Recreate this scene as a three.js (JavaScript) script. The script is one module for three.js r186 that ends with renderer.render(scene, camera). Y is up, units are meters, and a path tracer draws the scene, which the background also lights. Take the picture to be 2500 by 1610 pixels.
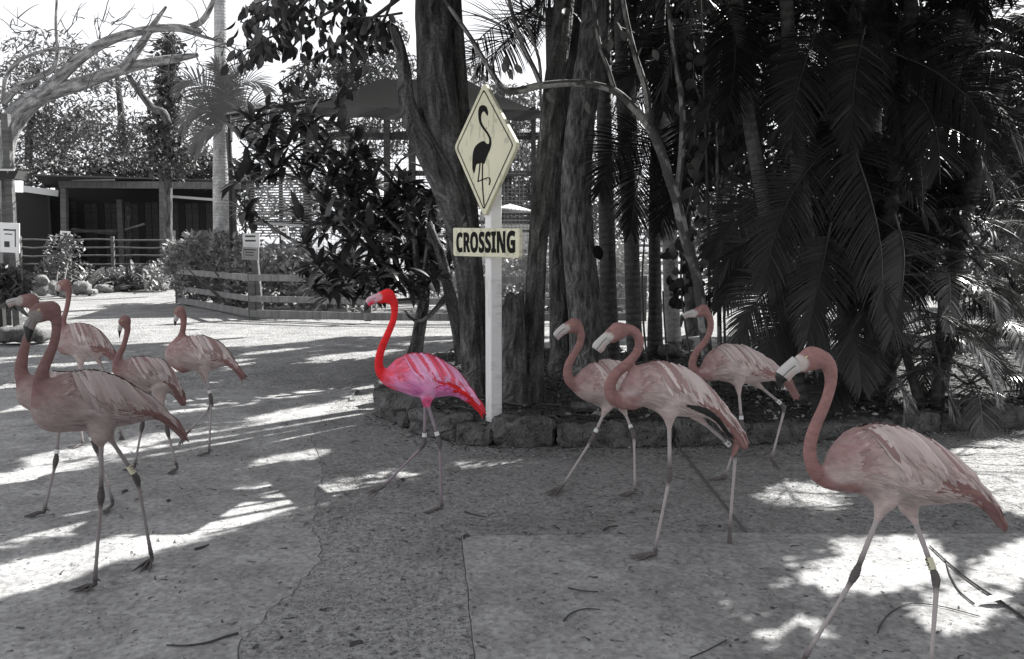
import * as THREE from 'three';
import { mergeGeometries, mergeVertices, toCreasedNormals } from 'three/addons/utils/BufferGeometryUtils.js';
import { FontLoader } from 'three/addons/loaders/FontLoader.js';
import { TextGeometry } from 'three/addons/geometries/TextGeometry.js';

// ---------------------------------------------------------------- camera, sky, sun, exposure
const V3 = THREE.Vector3, PI = Math.PI;
const v3 = (x, y, z) => new V3(x, y, z);
const scene = new THREE.Scene();
const FOC = 2039, CX = 1250, CY = 805, EYE = 1.55, PITCH = -Math.atan(202 / FOC);   // lens in units of the 2500 x 1610 photograph
const camera = new THREE.PerspectiveCamera(2 * Math.atan(CY / FOC) * 180 / PI, 2500 / 1610, 0.05, 400);
camera.position.set(0, EYE, 0); camera.rotation.x = PITCH;
scene.add(camera);

const SUN_EL = 42 * PI / 180, SUN_AZ = 45 * PI / 180;       // azimuth from straight ahead towards the right: back light
const SUN = v3(Math.cos(SUN_EL) * Math.sin(SUN_AZ), Math.sin(SUN_EL), -Math.cos(SUN_EL) * Math.cos(SUN_AZ));
{
  const w = 256, h = 128, d = new Float32Array(w * h * 4), dir = v3();
  for (let y = 0; y < h; y++) for (let x = 0; x < w; x++) {
    const ph = ((x + .5) / w - .5) * 2 * PI, th = ((y + .5) / h - .5) * PI, o = (y * w + x) * 4;
    dir.set(Math.cos(th) * Math.cos(ph), Math.sin(th), Math.cos(th) * Math.sin(ph));
    const c = Math.max(0, dir.dot(SUN)), up = Math.max(0, dir.y);
    const g = dir.y < -.02 ? .25 : 1.55 - 1.05 * up ** .8 + .7 * c ** 6 + 1.1 * c ** 40;    // pale haze, brighter round the sun
    d[o] = g * .985; d[o + 1] = g * .995; d[o + 2] = g * 1.03; d[o + 3] = 1;
  }
  const t = new THREE.DataTexture(d, w, h, THREE.RGBAFormat, THREE.FloatType);
  t.mapping = THREE.EquirectangularReflectionMapping; t.magFilter = t.minFilter = THREE.LinearFilter; t.needsUpdate = true;
  scene.background = t; scene.environment = t;
  scene.backgroundIntensity = .3; scene.environmentIntensity = .3;
}
const sun = new THREE.DirectionalLight(new THREE.Color(1, .985, .955), 4.3);
sun.position.copy(SUN).multiplyScalar(40); sun.castShadow = true;
Object.assign(sun.shadow.camera, { left: -22, right: 22, top: 22, bottom: -22, near: 1, far: 120 });
sun.shadow.mapSize.set(4096, 4096); sun.shadow.radius = .8;
scene.add(sun, sun.target);
const EXPOSURE = 3.3;

// ---------------------------------------------------------------- pixels of the photograph to points in the place
function ray(px, py) { return v3((px - CX) / FOC, (CY - py) / FOC, -1).applyEuler(camera.rotation).normalize(); }
function at(px, py, Z) { const d = ray(px, py); return d.multiplyScalar(Z / -d.z).add(camera.position); }      // point Z metres ahead
function gnd(px, py, y = 0) { const d = ray(px, py); return d.multiplyScalar((y - EYE) / d.y).add(camera.position); }
function onPlane(px, py, P, n) { const d = ray(px, py), t = n.dot(v3().subVectors(P, camera.position)) / n.dot(d); return d.multiplyScalar(t).add(camera.position); }
function pix(p) { const q = p.clone().sub(camera.position).applyEuler(new THREE.Euler(-PITCH, 0, 0)); return [CX + FOC * q.x / -q.z, CY - FOC * q.y / -q.z, -q.z]; }
const D = 2500 / 2391;                                    // a reading of the photograph at 2391 wide
const atD = (x, y, Z) => at(x * D, y * D, Z), gndD = (x, y, h = 0) => gnd(x * D, y * D, h);

// ---------------------------------------------------------------- random numbers, noise, textures
function rng(seed) { let a = seed >>> 0; return () => { a = a + 0x6D2B79F5 | 0; let t = Math.imul(a ^ a >>> 15, 1 | a); t = t + Math.imul(t ^ t >>> 7, 61 | t) ^ t; return ((t ^ t >>> 14) >>> 0) / 4294967296; }; }
const clamp = (x, a = 0, b = 1) => x < a ? a : x > b ? b : x, mix = (a, b, t) => a + (b - a) * t;
const sstep = (a, b, x) => { const t = clamp((x - a) / (b - a)); return t * t * (3 - 2 * t); };
const TAB = new Float32Array(65536); { const r = rng(77); for (let i = 0; i < 65536; i++) TAB[i] = r(); }
const hash2 = (x, y, s) => TAB[(Math.imul(x, 374761393) + Math.imul(y, 668265263) + Math.imul(s, 974634777) >>> 8) & 65535];
function vnoise(x, y, px, py, s) {                      // tileable value noise
  const xi = Math.floor(x), yi = Math.floor(y), fx = x - xi, fy = y - yi, u = fx * fx * (3 - 2 * fx), v = fy * fy * (3 - 2 * fy);
  const x0 = ((xi % px) + px) % px, x1 = (x0 + 1) % px, y0 = ((yi % py) + py) % py, y1 = (y0 + 1) % py;
  return mix(mix(hash2(x0, y0, s), hash2(x1, y0, s), u), mix(hash2(x0, y1, s), hash2(x1, y1, s), u), v);
}
function fbm(u, v, px, py, oct, s, gain = .5) { let a = 1, sum = 0, n = 0; for (let i = 0; i < oct; i++) { sum += a * vnoise(u * px, v * py, px, py, s + i * 7); n += a; a *= gain; px *= 2; py *= 2; } return sum / n; }
function n3(x, y, z) {                                   // 3-D value noise for geometry
  const xi = Math.floor(x), yi = Math.floor(y), zi = Math.floor(z), f = t => t * t * (3 - 2 * t), u = f(x - xi), v = f(y - yi), w = f(z - zi);
  const h = (a, b, c) => TAB[(Math.imul(a, 73856093) ^ Math.imul(b, 19349663) ^ Math.imul(c, 83492791)) >>> 3 & 65535];
  const p = z => mix(mix(h(xi, yi, z), h(xi + 1, yi, z), u), mix(h(xi, yi + 1, z), h(xi + 1, yi + 1, z), u), v);
  return mix(p(zi), p(zi + 1), w) - .5;
}
const f3 = (x, y, z) => n3(x, y, z) + .5 * n3(x * 2.1 + 5, y * 2.1, z * 2.1) + .25 * n3(x * 4.3, y * 4.3 + 9, z * 4.3);
function tex(w, h, fn, { srgb = false, rep = [1, 1] } = {}) {   // fn(u, v) -> value or [r, g, b]; colours are linear albedo
  const d = new Uint8Array(w * h * 4), enc = c => 255 * (srgb ? (c <= .0031308 ? 12.92 * c : 1.055 * c ** (1 / 2.4) - .055) : c);
  for (let y = 0; y < h; y++) for (let x = 0; x < w; x++) {
    const c = fn(x / w, y / h), o = (y * w + x) * 4;
    if (typeof c === 'number') d[o] = d[o + 1] = d[o + 2] = enc(clamp(c)); else { d[o] = enc(clamp(c[0])); d[o + 1] = enc(clamp(c[1])); d[o + 2] = enc(clamp(c[2])); }
    d[o + 3] = 255;
  }
  const t = new THREE.DataTexture(d, w, h); t.wrapS = t.wrapT = THREE.RepeatWrapping; t.magFilter = THREE.LinearFilter; t.minFilter = THREE.LinearMipmapLinearFilter; t.generateMipmaps = true;
  if (srgb) t.colorSpace = THREE.SRGBColorSpace;
  t.repeat.set(...rep); t.needsUpdate = true; return t;
}
const grey = (g, warm = 0) => new THREE.Color().setRGB(g * (1 + warm), g, g * (1 - warm));
function mat(color, rough = .85, extra = {}) { return new THREE.MeshStandardMaterial({ color: typeof color === 'number' ? grey(color) : color, roughness: rough, side: THREE.DoubleSide, ...extra }); }

// ---------------------------------------------------------------- naming
const taken = {};
function numbered(name) { const n = taken[name] = (taken[name] ?? -1) + 1; return n ? `${name}_${String(n).padStart(3, '0')}` : name; }
function tag(o, label, category, group, kind) { if (label) o.userData.label = label; if (category) o.userData.category = category; if (group) o.userData.group = group; if (kind) o.userData.kind = kind; return o; }
function shade(o) { o.castShadow = o.receiveShadow = true; return o; }
function thing(name, label, category, pos = v3(), turn = 0, group) { const g = new THREE.Group(); g.name = numbered(name); g.position.copy(pos); g.rotation.y = turn; scene.add(g); g.updateMatrixWorld(true); return tag(g, label, category, group); }
function part(name, geo, m, parent, kind) { const o = shade(new THREE.Mesh(geo, m)); o.name = name; parent.add(o); if (kind) o.userData.kind = kind; return o; }
function solo(name, geo, m, label, category, group, kind) { const o = shade(new THREE.Mesh(geo, m)); o.name = numbered(name); scene.add(o); return tag(o, label, category, group, kind); }
function struct(name, geo, m) { const o = shade(new THREE.Mesh(geo, m)); o.name = numbered(name); o.userData.kind = 'structure'; scene.add(o); return o; }
function stuff(name, geo, m, mats, parent, label, category, cols) {     // many alike pieces nobody could count
  const o = shade(new THREE.InstancedMesh(geo, m, mats.length)); o.name = parent ? name : numbered(name);
  mats.forEach((x, i) => o.setMatrixAt(i, x)); if (cols) cols.forEach((c, i) => o.setColorAt(i, c));
  o.userData.kind = 'stuff'; (parent || scene).add(o); return parent ? o : tag(o, label, category);
}

// ---------------------------------------------------------------- geometry helpers
function geoFrom(pos, idx, uv, col, nor) {
  const g = new THREE.BufferGeometry(); g.setAttribute('position', new THREE.Float32BufferAttribute(pos, 3)); g.setIndex(idx);
  g.setAttribute('uv', new THREE.Float32BufferAttribute(uv || new Float32Array(pos.length / 3 * 2), 2));
  if (col) g.setAttribute('color', new THREE.Float32BufferAttribute(col, 3));
  if (nor) g.setAttribute('normal', new THREE.Float32BufferAttribute(nor, 3)); else g.computeVertexNormals();
  return g;
}
function crv(pts, n) { return new THREE.CatmullRomCurve3(pts, false, 'centripetal').getSpacedPoints(n); }
// swept tube: pts V3[], rad number|fn(t, angle)->radius; uv in metres; caps closed; col fn(t)->[r,g,b]
function tube(pts, rad, seg = 8, { col, flat = 1, bump } = {}) {
  const n = pts.length, P = [], U = [], I = [], C = []; let L = 0;
  const tan = pts.map((p, i) => v3().subVectors(pts[Math.min(n - 1, i + 1)], pts[Math.max(0, i - 1)]).normalize());
  let nrm = v3(0, 0, 1); if (Math.abs(tan[0].z) > .85) nrm.set(1, 0, 0);
  for (let i = 0; i < n; i++) {
    if (i) L += pts[i].distanceTo(pts[i - 1]);
    nrm.addScaledVector(tan[i], -nrm.dot(tan[i])).normalize(); const b = v3().crossVectors(tan[i], nrm);
    const t = i / (n - 1), r0 = typeof rad === 'function' ? rad(t) : rad, circ = Math.max(.05, Math.round(2 * PI * r0 * 10) / 10);
    for (let j = 0; j <= seg; j++) {
      const a = j / seg * 2 * PI; let r = r0; if (bump) r += bump(t, j === seg ? 0 : a, L) ;
      P.push(pts[i].x + r * (Math.cos(a) * nrm.x * flat + Math.sin(a) * b.x), pts[i].y + r * (Math.cos(a) * nrm.y * flat + Math.sin(a) * b.y), pts[i].z + r * (Math.cos(a) * nrm.z * flat + Math.sin(a) * b.z));
      U.push(j / seg * circ, L); if (col) C.push(...col(t));
    }
  }
  const w = seg + 1;
  for (let i = 0; i < n - 1; i++) for (let j = 0; j < seg; j++) { const a = i * w + j; I.push(a, a + 1, a + w, a + 1, a + w + 1, a + w); }
  for (const e of [0, n - 1]) { const c = P.length / 3; P.push(pts[e].x, pts[e].y, pts[e].z); U.push(0, 0); if (col) C.push(...col(e / (n - 1))); for (let j = 0; j < seg; j++) e ? I.push(c, e * w + j, e * w + j + 1) : I.push(c, j + 1, j); }
  return geoFrom(P, I, U, col && C);
}
function boxG(w, h, d, bev = .004) {                  // box with chamfered long edges, centred
  const s = new THREE.Shape(); const a = w / 2 - bev, b = h / 2 - bev;
  s.moveTo(-a, -b); s.lineTo(a, -b); s.lineTo(a, b); s.lineTo(-a, b); s.closePath();
  const g = new THREE.ExtrudeGeometry(s, { depth: d - 2 * bev, bevelEnabled: true, bevelSize: bev, bevelThickness: bev, bevelSegments: 1, steps: 1 });
  g.translate(0, 0, -d / 2 + bev); return g;
}
const M4 = () => new THREE.Matrix4();
function place(g, p, e = [0, 0, 0], s = 1) { const m = M4().compose(p, new THREE.Quaternion().setFromEuler(new THREE.Euler(...e)), typeof s === 'number' ? v3(s, s, s) : s); return g.applyMatrix4(m); }
// beam of square section between two points
function beam(a, b, w, h, bev = .004) {
  const L = a.distanceTo(b), g = boxG(w, h, L, bev), d = v3().subVectors(b, a).normalize();
  const up = Math.abs(d.y) > .95 ? v3(0, 0, 1) : v3(0, 1, 0), x = v3().crossVectors(up, d).normalize(), y = v3().crossVectors(d, x);
  g.applyMatrix4(M4().makeBasis(x, y, d).setPosition(v3().addVectors(a, b).multiplyScalar(.5))); return g;
}
function strip(g) { const o = g.index ? g.toNonIndexed() : g; for (const k of Object.keys(o.attributes)) if (!['position', 'normal', 'uv', 'color'].includes(k)) o.deleteAttribute(k); return o; }
function merge(list) { return mergeGeometries(list.map(strip)); }
// ================================================================ FLAMINGOS
function surfaceNets(sdf, lo, hi, h) {
  const nx = Math.ceil((hi.x - lo.x) / h) + 2, ny = Math.ceil((hi.y - lo.y) / h) + 2, nz = Math.ceil((hi.z - lo.z) / h) + 2, G = new Float32Array(nx * ny * nz).fill(1), B = 6;
  const id = (i, j, k) => (k * ny + j) * nx + i, done = new Uint8Array(G.length);
  for (let k = 0; k < nz; k += B) for (let j = 0; j < ny; j += B) for (let i = 0; i < nx; i += B) {
    const d = sdf(lo.x + (i + B / 2) * h, lo.y + (j + B / 2) * h, lo.z + (k + B / 2) * h), far = Math.abs(d) > B * h * 1.5;
    for (let c = k; c <= Math.min(nz - 1, k + B); c++) for (let b = j; b <= Math.min(ny - 1, j + B); b++) for (let a = i; a <= Math.min(nx - 1, i + B); a++) {
      const q = id(a, b, c); if (done[q]) continue;
      if (far) { G[q] = Math.sign(d); continue; }
      done[q] = 1; G[q] = sdf(lo.x + a * h, lo.y + b * h, lo.z + c * h);
    }
  }
  const vid = new Int32Array(G.length).fill(-1), P = [], I = [], off = [[0, 0, 0], [1, 0, 0], [0, 1, 0], [1, 1, 0], [0, 0, 1], [1, 0, 1], [0, 1, 1], [1, 1, 1]], ed = [[0, 1], [2, 3], [4, 5], [6, 7], [0, 2], [1, 3], [4, 6], [5, 7], [0, 4], [1, 5], [2, 6], [3, 7]];
  const val = new Float32Array(8);
  for (let k = 0; k < nz - 1; k++) for (let j = 0; j < ny - 1; j++) for (let i = 0; i < nx - 1; i++) {
    let s = 0; for (let c = 0; c < 8; c++) { val[c] = G[id(i + off[c][0], j + off[c][1], k + off[c][2])]; if (val[c] < 0) s++; }
    if (!s || s === 8) continue;
    let x = 0, y = 0, z = 0, n = 0;
    for (const [a, b] of ed) if ((val[a] < 0) !== (val[b] < 0)) { const t = val[a] / (val[a] - val[b]); x += mix(off[a][0], off[b][0], t); y += mix(off[a][1], off[b][1], t); z += mix(off[a][2], off[b][2], t); n++; }
    vid[id(i, j, k)] = P.length / 3; P.push(lo.x + (i + x / n) * h, lo.y + (j + y / n) * h, lo.z + (k + z / n) * h);
  }
  const quad = (a, b, c, d, f) => { if (a < 0 || b < 0 || c < 0 || d < 0) return; f ? I.push(a, b, c, a, c, d) : I.push(a, c, b, a, d, c); };
  for (let k = 1; k < nz - 1; k++) for (let j = 1; j < ny - 1; j++) for (let i = 1; i < nx - 1; i++) {
    const g = G[id(i, j, k)] < 0;
    if (g !== G[id(i + 1, j, k)] < 0) quad(vid[id(i, j - 1, k - 1)], vid[id(i, j, k - 1)], vid[id(i, j, k)], vid[id(i, j - 1, k)], g);
    if (g !== G[id(i, j + 1, k)] < 0) quad(vid[id(i - 1, j, k - 1)], vid[id(i, j, k - 1)], vid[id(i, j, k)], vid[id(i - 1, j, k)], !g);
    if (g !== G[id(i, j, k + 1)] < 0) quad(vid[id(i - 1, j - 1, k)], vid[id(i, j - 1, k)], vid[id(i, j, k)], vid[id(i - 1, j, k)], g);
  }
  const N = new Float32Array(P.length), e = h * .4;
  for (let q = 0; q < P.length; q += 3) for (let it = 0; it < 2; it++) {
    const x = P[q], y = P[q + 1], z = P[q + 2], d = sdf(x, y, z);
    let gx = sdf(x + e, y, z) - d, gy = sdf(x, y + e, z) - d, gz = sdf(x, y, z + e) - d; const l = Math.hypot(gx, gy, gz) || 1; gx /= l; gy /= l; gz /= l;
    if (!it) { const m = clamp(d * e / l, -h, h); P[q] -= gx * m; P[q + 1] -= gy * m; P[q + 2] -= gz * m; }
    N[q] = gx; N[q + 1] = gy; N[q + 2] = gz;
  }
  return { P, I, N };
}
const smin = (a, b, k) => { const h = clamp(.5 + .5 * (b - a) / k); return mix(b, a, h) - k * h * (1 - h); };
function cap(x, y, z, c) {                              // tapered capsule c = [ax, ay, az, bx, by, bz, ra, rb, 1/lateral scale]
  const z0 = z * c[8], dx = c[3] - c[0], dy = c[4] - c[1], dz = (c[5] - c[2]) * c[8], px = x - c[0], py = y - c[1], pz = z0 - c[2] * c[8];
  const t = clamp((px * dx + py * dy + pz * dz) / (dx * dx + dy * dy + dz * dz + 1e-12)), a = px - dx * t, b = py - dy * t, d = pz - dz * t;
  return Math.sqrt(a * a + b * b + d * d) - mix(c[6], c[7], t);
}
const PAL = {
  plain: { neck: [.215, .115, .109], back: [.26, .165, .16], pale: [.56, .49, .485], deep: [.21, .108, .1], belly: [.36, .285, .278], thigh: [.4, .325, .315], tail: [.21, .112, .106], leg: [.33, .3, .298], joint: [.09, .08, .08], foot: [.11, .098, .098], low: [.42, .36, .355] },
  vivid: { neck: [.66, .012, .016], back: [.72, .08, .14], pale: [.8, .42, .66], deep: [.6, .008, .025], belly: [.7, .27, .5], thigh: [.62, .09, .22], tail: [.62, .014, .014], leg: [.25, .21, .24], joint: [.1, .09, .095], foot: [.11, .098, .1], low: [.6, .12, .42] }
};
const fluffBump = tex(512, 512, (u, v) => .5 * fbm(u, v, 12, 60, 3, 3) + .5 * fbm(u + .15 * fbm(u, v, 4, 4, 2, 8), v, 24, 40, 3, 5));
fluffBump.repeat.set(4, 4);
const MF = {
  body: mat(1, .82, { vertexColors: true, bumpMap: fluffBump, bumpScale: .0035, }),
  feather: mat(1, .75, { vertexColors: true, bumpMap: fluffBump, bumpScale: .0015 }),
  bill: mat(1, .38, { vertexColors: true }), tip: mat(.012, .35), eye: mat(new THREE.Color(.55, .5, .3), .15), pupil: mat(.008, .1),
  band: mat(.72, .4), bandYellow: mat(new THREE.Color(.62, .6, .44), .45), ink: mat(.012, .6), quill: mat(.015, .6)
};
let FONT;

function flamingo(s) {
  const yaw = (s.yaw ?? 10) * PI / 180, R = rng(s.seed * 977 + 5), pal = Object.fromEntries(Object.entries(PAL[s.pal || 'plain']).map(([k, c]) => [k, c.map(x => x * (s.tone ?? 1))]));
  const F = s.f, T = (fr, p) => [fr[0] + p[0] * fr[2], fr[1] + p[1] * fr[2]];
  const ax = v3(Math.cos(yaw), 0, -Math.sin(yaw)), nz = v3(Math.sin(yaw), 0, Math.cos(yaw));   // tailward axis, lateral axis towards the camera
  const st = s.legs.find(l => l.heel), f0 = gnd(...T(st.f || F, st.heel)), base = f0.clone().addScaledVector(nz, -(st.side ?? 1) * .045);
  const c0 = T(F, s.body[2]), P0 = onPlane(c0[0], c0[1], base, nz); base.copy(v3(P0.x, 0, P0.z));
  const g = thing('flamingo', s.label, 'flamingo', base, yaw, 'flamingos walking across the pavement');
  const loc = p => { const d = v3().subVectors(p, base); return v3(d.dot(ax), d.y, d.dot(nz)); };
  const L = (fr, p, lat = 0) => { const q = T(fr, p); return loc(onPlane(q[0], q[1], base.clone().addScaledVector(nz, lat), nz)); };
  const Zc = -base.z, px2m = fr => fr[2] * Zc / FOC / Math.cos(yaw) ** .3;
  // spine sections: centre, radius, upward direction in the side plane
  const sp = s.body.map(b => { const a = L(F, [b[0], b[1]]), c = L(F, [b[2], b[3]]); return { c: v3().addVectors(a, c).multiplyScalar(.5), r: a.distanceTo(c) / 2, up: v3().subVectors(a, c).normalize() }; });
  const nt = s.ntail ?? 3, LS = .8, body = [];
  for (let i = 0; i < sp.length - 1; i++) { const a = sp[i], b = sp[i + 1], q = i >= sp.length - nt ? .75 : LS; body.push([a.c.x, a.c.y, 0, b.c.x, b.c.y, 0, a.r * .945, b.r * .945, 1 / q]); }
  const NF = s.nf || F, nm = px2m(NF), neckC = crv(s.neck.map(p => L(NF, p)), 26), neck = [];
  const nr = t => { const x = t * (s.nr.length - 1), i = Math.min(s.nr.length - 2, Math.floor(x)); return mix(s.nr[i], s.nr[i + 1], x - i) * nm * .94; };
  for (let i = 0; i < 26; i++) { const a = neckC[i], b = neckC[i + 1]; neck.push([a.x, a.y, 0, b.x, b.y, 0, nr(i / 26), nr((i + 1) / 26), i > 20 ? 1.1 : 1]); }
  const HF = s.hf || NF, hm = px2m(HF), hd = s.head.map(h => ({ p: L(HF, h), r: h[2] * hm })), head = [];
  for (let i = 0; i < hd.length; i++) { const a = hd[i], b = hd[Math.min(i + 1, hd.length - 1)]; head.push([a.p.x, a.p.y, 0, b.p.x, b.p.y, 0, a.r, b.r, 1.22]); }
  // legs
  const legs = s.legs.map(l => {
    const lf = l.f || F, side = l.side ?? 1, hip = L(lf, l.hip, side * .045), dz0 = hip.z;
    const heel = l.heel ? loc(gnd(...T(lf, l.heel), .012)) : null, dz1 = heel ? heel.z : dz0;
    const joint = L(lf, l.joint, mix(dz0, dz1, .45)), ankle = L(lf, l.ankle, dz1);
    if (heel && ankle.y < .03) ankle.y = .03;
    const end = L(lf, l.end || [mix(l.hip[0], l.joint[0], .25), mix(l.hip[1], l.joint[1], .25)], mix(dz0, dz1, .12));
    return { ...l, lf, hip, joint, ankle, heel, end, dz1, side };
  });
  const thigh = []; for (const l of legs) { const m = l.root ? L(l.lf, l.root, l.side * .04) : v3(l.hip.x, l.hip.y + .07, l.side * .035); thigh.push([m.x, m.y, m.z, l.hip.x, l.hip.y, l.hip.z, .055, (l.hr ?? .03), 1], [l.hip.x, l.hip.y, l.hip.z, l.end.x, l.end.y, l.end.z, l.hr ?? .03, .0125, 1]); }
  const dBody = (x, y, z) => { let d = 9; for (const c of body) { const e = cap(x, y, z, c); d = d > 8 ? e : smin(d, e, .025); } return d; };
  const dNeck = (x, y, z) => { let d = 9; for (const c of neck) { const e = cap(x, y, z, c); if (e < d) d = e; } return d; };
  const dHead = (x, y, z) => { let d = 9; for (const c of head) { const e = cap(x, y, z, c); d = d > 8 ? e : smin(d, e, .012); } return d; };
  const dTh = (x, y, z) => { let d = 9; for (const c of thigh) { const e = cap(x, y, z, c); d = d > 8 ? e : smin(d, e, .012); } return d; };
  const sdf = (x, y, z) => smin(smin(smin(dBody(x, y, z), dNeck(x, y, z), .045), dTh(x, y, z), .03), dHead(x, y, z), .016);
  const box = new THREE.Box3(); for (const c of [...body, ...neck, ...head, ...thigh]) { const r = Math.max(c[6], c[7]) + .02; for (const o of [0, 3]) { box.expandByPoint(v3(c[o] - r, c[o + 1] - r, c[o + 2] - r)); box.expandByPoint(v3(c[o] + r, c[o + 1] + r, c[o + 2] + r)); } }
  const net = surfaceNets(sdf, box.min, box.max, clamp(.0014 * Zc, .0045, .009));
  // body coordinates: t along the spine, a = angle from the back ridge down the flank
  const ta = (x, y, z) => { let best = 9, bt = 0, bi = 0; for (let i = 0; i < sp.length - 1; i++) { const a = sp[i].c, b = sp[i + 1].c, dx = b.x - a.x, dy = b.y - a.y, t = clamp(((x - a.x) * dx + (y - a.y) * dy) / (dx * dx + dy * dy)), d = Math.hypot(x - a.x - dx * t, y - a.y - dy * t); if (d < best) { best = d; bt = t; bi = i; } } const up = sp[bi].up, c = v3().lerpVectors(sp[bi].c, sp[bi + 1].c, bt); return [(bi + bt) / (sp.length - 1), Math.atan2(Math.abs(z) / LS, (x - c.x) * up.x + (y - c.y) * up.y)]; };
  const mixc = (a, b, t) => [mix(a[0], b[0], t), mix(a[1], b[1], t), mix(a[2], b[2], t)];
  const C = [], U = [], facePt = s.face ? L(HF, s.face) : null, jit = s.seed * 13.7;
  for (let q = 0; q < net.P.length; q += 3) {
    const x = net.P[q], y = net.P[q + 1], z = net.P[q + 2], dn = dNeck(x, y, z), db = dBody(x, y, z), dt = dTh(x, y, z), dh = dHead(x, y, z), [t, a] = ta(x, y, z);
    const str = f3(x * 9 + y * 14 + jit, y * 22 - x * 10, z * 18), str2 = f3(x * 30 + jit, y * 70 + x * 20, z * 60);
    let c = mixc(pal.belly, pal.back, clamp(sstep(2.0, .5, a) + .8 * str));
    c = mixc(c, pal.pale, clamp((sstep(.12, .3, t) * sstep(.9, .6, t) * .55) * (.6 + 1.6 * str)));
    c = mixc(c, pal.tail, sstep(.72, .86, t));
    const w = sstep(-.035, .03, db - dn + .05 * str); c = mixc(c, pal.neck, w);
    if (y < sp[2].c.y) c = mixc(c, pal.thigh, sstep(.0, .03, Math.min(db, dn) - dt));
    if (facePt && dh < .004) { const d = Math.hypot(x - facePt.x, y - facePt.y); c = mixc(c, (s.pal === 'vivid' ? [.6, .3, .36] : [.45, .41, .4]).map(x => x * (s.billTone ?? Math.min(1.1, (s.tone ?? 1) ** 2))), sstep(s.faceR ?? .032, (s.faceR ?? .032) * .85 * .7, d + .006 * str)); }
    const k = 1 + .34 * str2; C.push(c[0] * k, c[1] * k, c[2] * k); U.push(x + z * .6, y);
  }
  const parts = [strip(geoFrom(net.P, net.I, U, C, net.N))];
  // tibia, ankle joint, tarsus and webbed feet, joined to the body
  const legGeo = (pts, rr, cols) => parts.push(strip(tube(crv(pts, 22), t => { const x = t * (rr.length - 1), i = Math.min(rr.length - 2, Math.floor(x)); const f = x - i; return mix(rr[i], rr[i + 1], f * f * (3 - 2 * f)); }, 9, { col: t => { const x = t * (cols.length - 1), i = Math.min(cols.length - 2, Math.floor(x)); return mixc(cols[i], cols[i + 1], x - i); }, bump: (t, a, l) => .0005 * Math.sin(l * 520) })));
  for (const l of legs) {
    const tib = v3().subVectors(l.joint, l.end).normalize(), tar = v3().subVectors(l.ankle, l.joint).normalize();
    const up = l.end.clone().addScaledVector(tib, -.03), jA = l.joint.clone().addScaledVector(tib, -.045), jB = l.joint.clone().addScaledVector(tar, .05);
    legGeo([up, l.end.clone().lerp(l.joint, .4), jA], [.0115, .0098, .0095, .0105], [pal.leg, pal.leg, pal.leg, pal.joint]);
    legGeo([jA, l.joint.clone().addScaledVector(tib, -.012).addScaledVector(tar, .004), jB], [.0105, .0145, .0165, .0145, .0105, .009], [pal.joint, pal.joint, pal.joint, pal.joint, pal.leg]);
    legGeo([jB, jB.clone().lerp(l.ankle, .5), l.ankle], [.009, .0078, .0075, .008, .0105], [pal.leg, pal.leg, pal.leg, pal.leg, pal.foot]);
    // foot: three front toes with web, short hind toe
    const A = l.ankle.clone(), toes = l.toes ? l.toes.map(p => l.heel ? loc(gnd(...T(l.lf, p), .007)) : L(l.lf, p, l.dz1)) : [v3(A.x - .1, .007, A.z - .03), v3(A.x - .09, .007, A.z + .045)];
    const H = l.heel ? l.heel.clone().setY(.012) : A.clone().addScaledVector(tar, .018);
    if (!l.heel) { toes[0].z -= .012; if (toes[1]) toes[1].z += .012; }
    const midT = toes[0].clone().add(toes[1]).multiplyScalar(.5).addScaledVector(v3().subVectors(toes[0].clone().add(toes[1]).multiplyScalar(.5), H).normalize(), .012);
    const ts = [toes[0], midT, toes[1]], ends = [];
    for (const t of ts) { const m1 = H.clone().lerp(t, .33), m2 = H.clone().lerp(t, .68); m1.y += .012; m2.y += .004; legGeo([A, H.clone().lerp(A, .3), m1, m2, t], [.0085, .0085, .007, .006, .0065, .0045, .002], [pal.foot, pal.foot]); ends.push([m1, m2, t]); }
    const wp = [], wi = [], wc = []; for (let k = 0; k < 2; k++) { const o = wp.length / 3, m = ends[k][1].clone().add(ends[k + 1][1]).multiplyScalar(.5).lerp(H, .1), q = [H, ends[k][0], ends[k][1], ends[k][2].clone().lerp(ends[k][1], .25), m, ends[k + 1][2].clone().lerp(ends[k + 1][1], .25), ends[k + 1][1], ends[k + 1][0]]; q.forEach(p => { wp.push(p.x, p.y, p.z); wc.push(...pal.foot.map(x => x * 1.15)); }); for (let i = 1; i < 7; i++) wi.push(o, o + i, o + i + 1); }
    parts.push(strip(geoFrom(wp, wi, null, wc)));
    const back = v3().subVectors(H, midT).setY(0).normalize(); legGeo([A.clone().addScaledVector(tar, -.004), A.clone().addScaledVector(back, .014), A.clone().addScaledVector(back, .026).setY(A.y - .008)], [.006, .004, .0015], [pal.foot, pal.foot]);
    if (l.band !== undefined) {
      const bc = l.joint.clone().addScaledVector(tib, -.062), len = l.yellow ? .045 : l.band ? .034 : .024, q = new THREE.Quaternion().setFromUnitVectors(v3(0, 1, 0), tib);
      const bg = merge([new THREE.CylinderGeometry(.0142, .0138, len, 20, 1, true), new THREE.CylinderGeometry(.0128, .0125, len, 20, 1, true), new THREE.RingGeometry(.0128, .0142, 20).rotateX(-PI / 2).translate(0, len / 2, 0), new THREE.RingGeometry(.0125, .0138, 20).rotateX(PI / 2).translate(0, -len / 2, 0)]);
      const b = part('leg_band', bg, l.yellow ? MF.bandYellow : MF.band, g); b.position.copy(bc); b.quaternion.copy(q);
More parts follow.
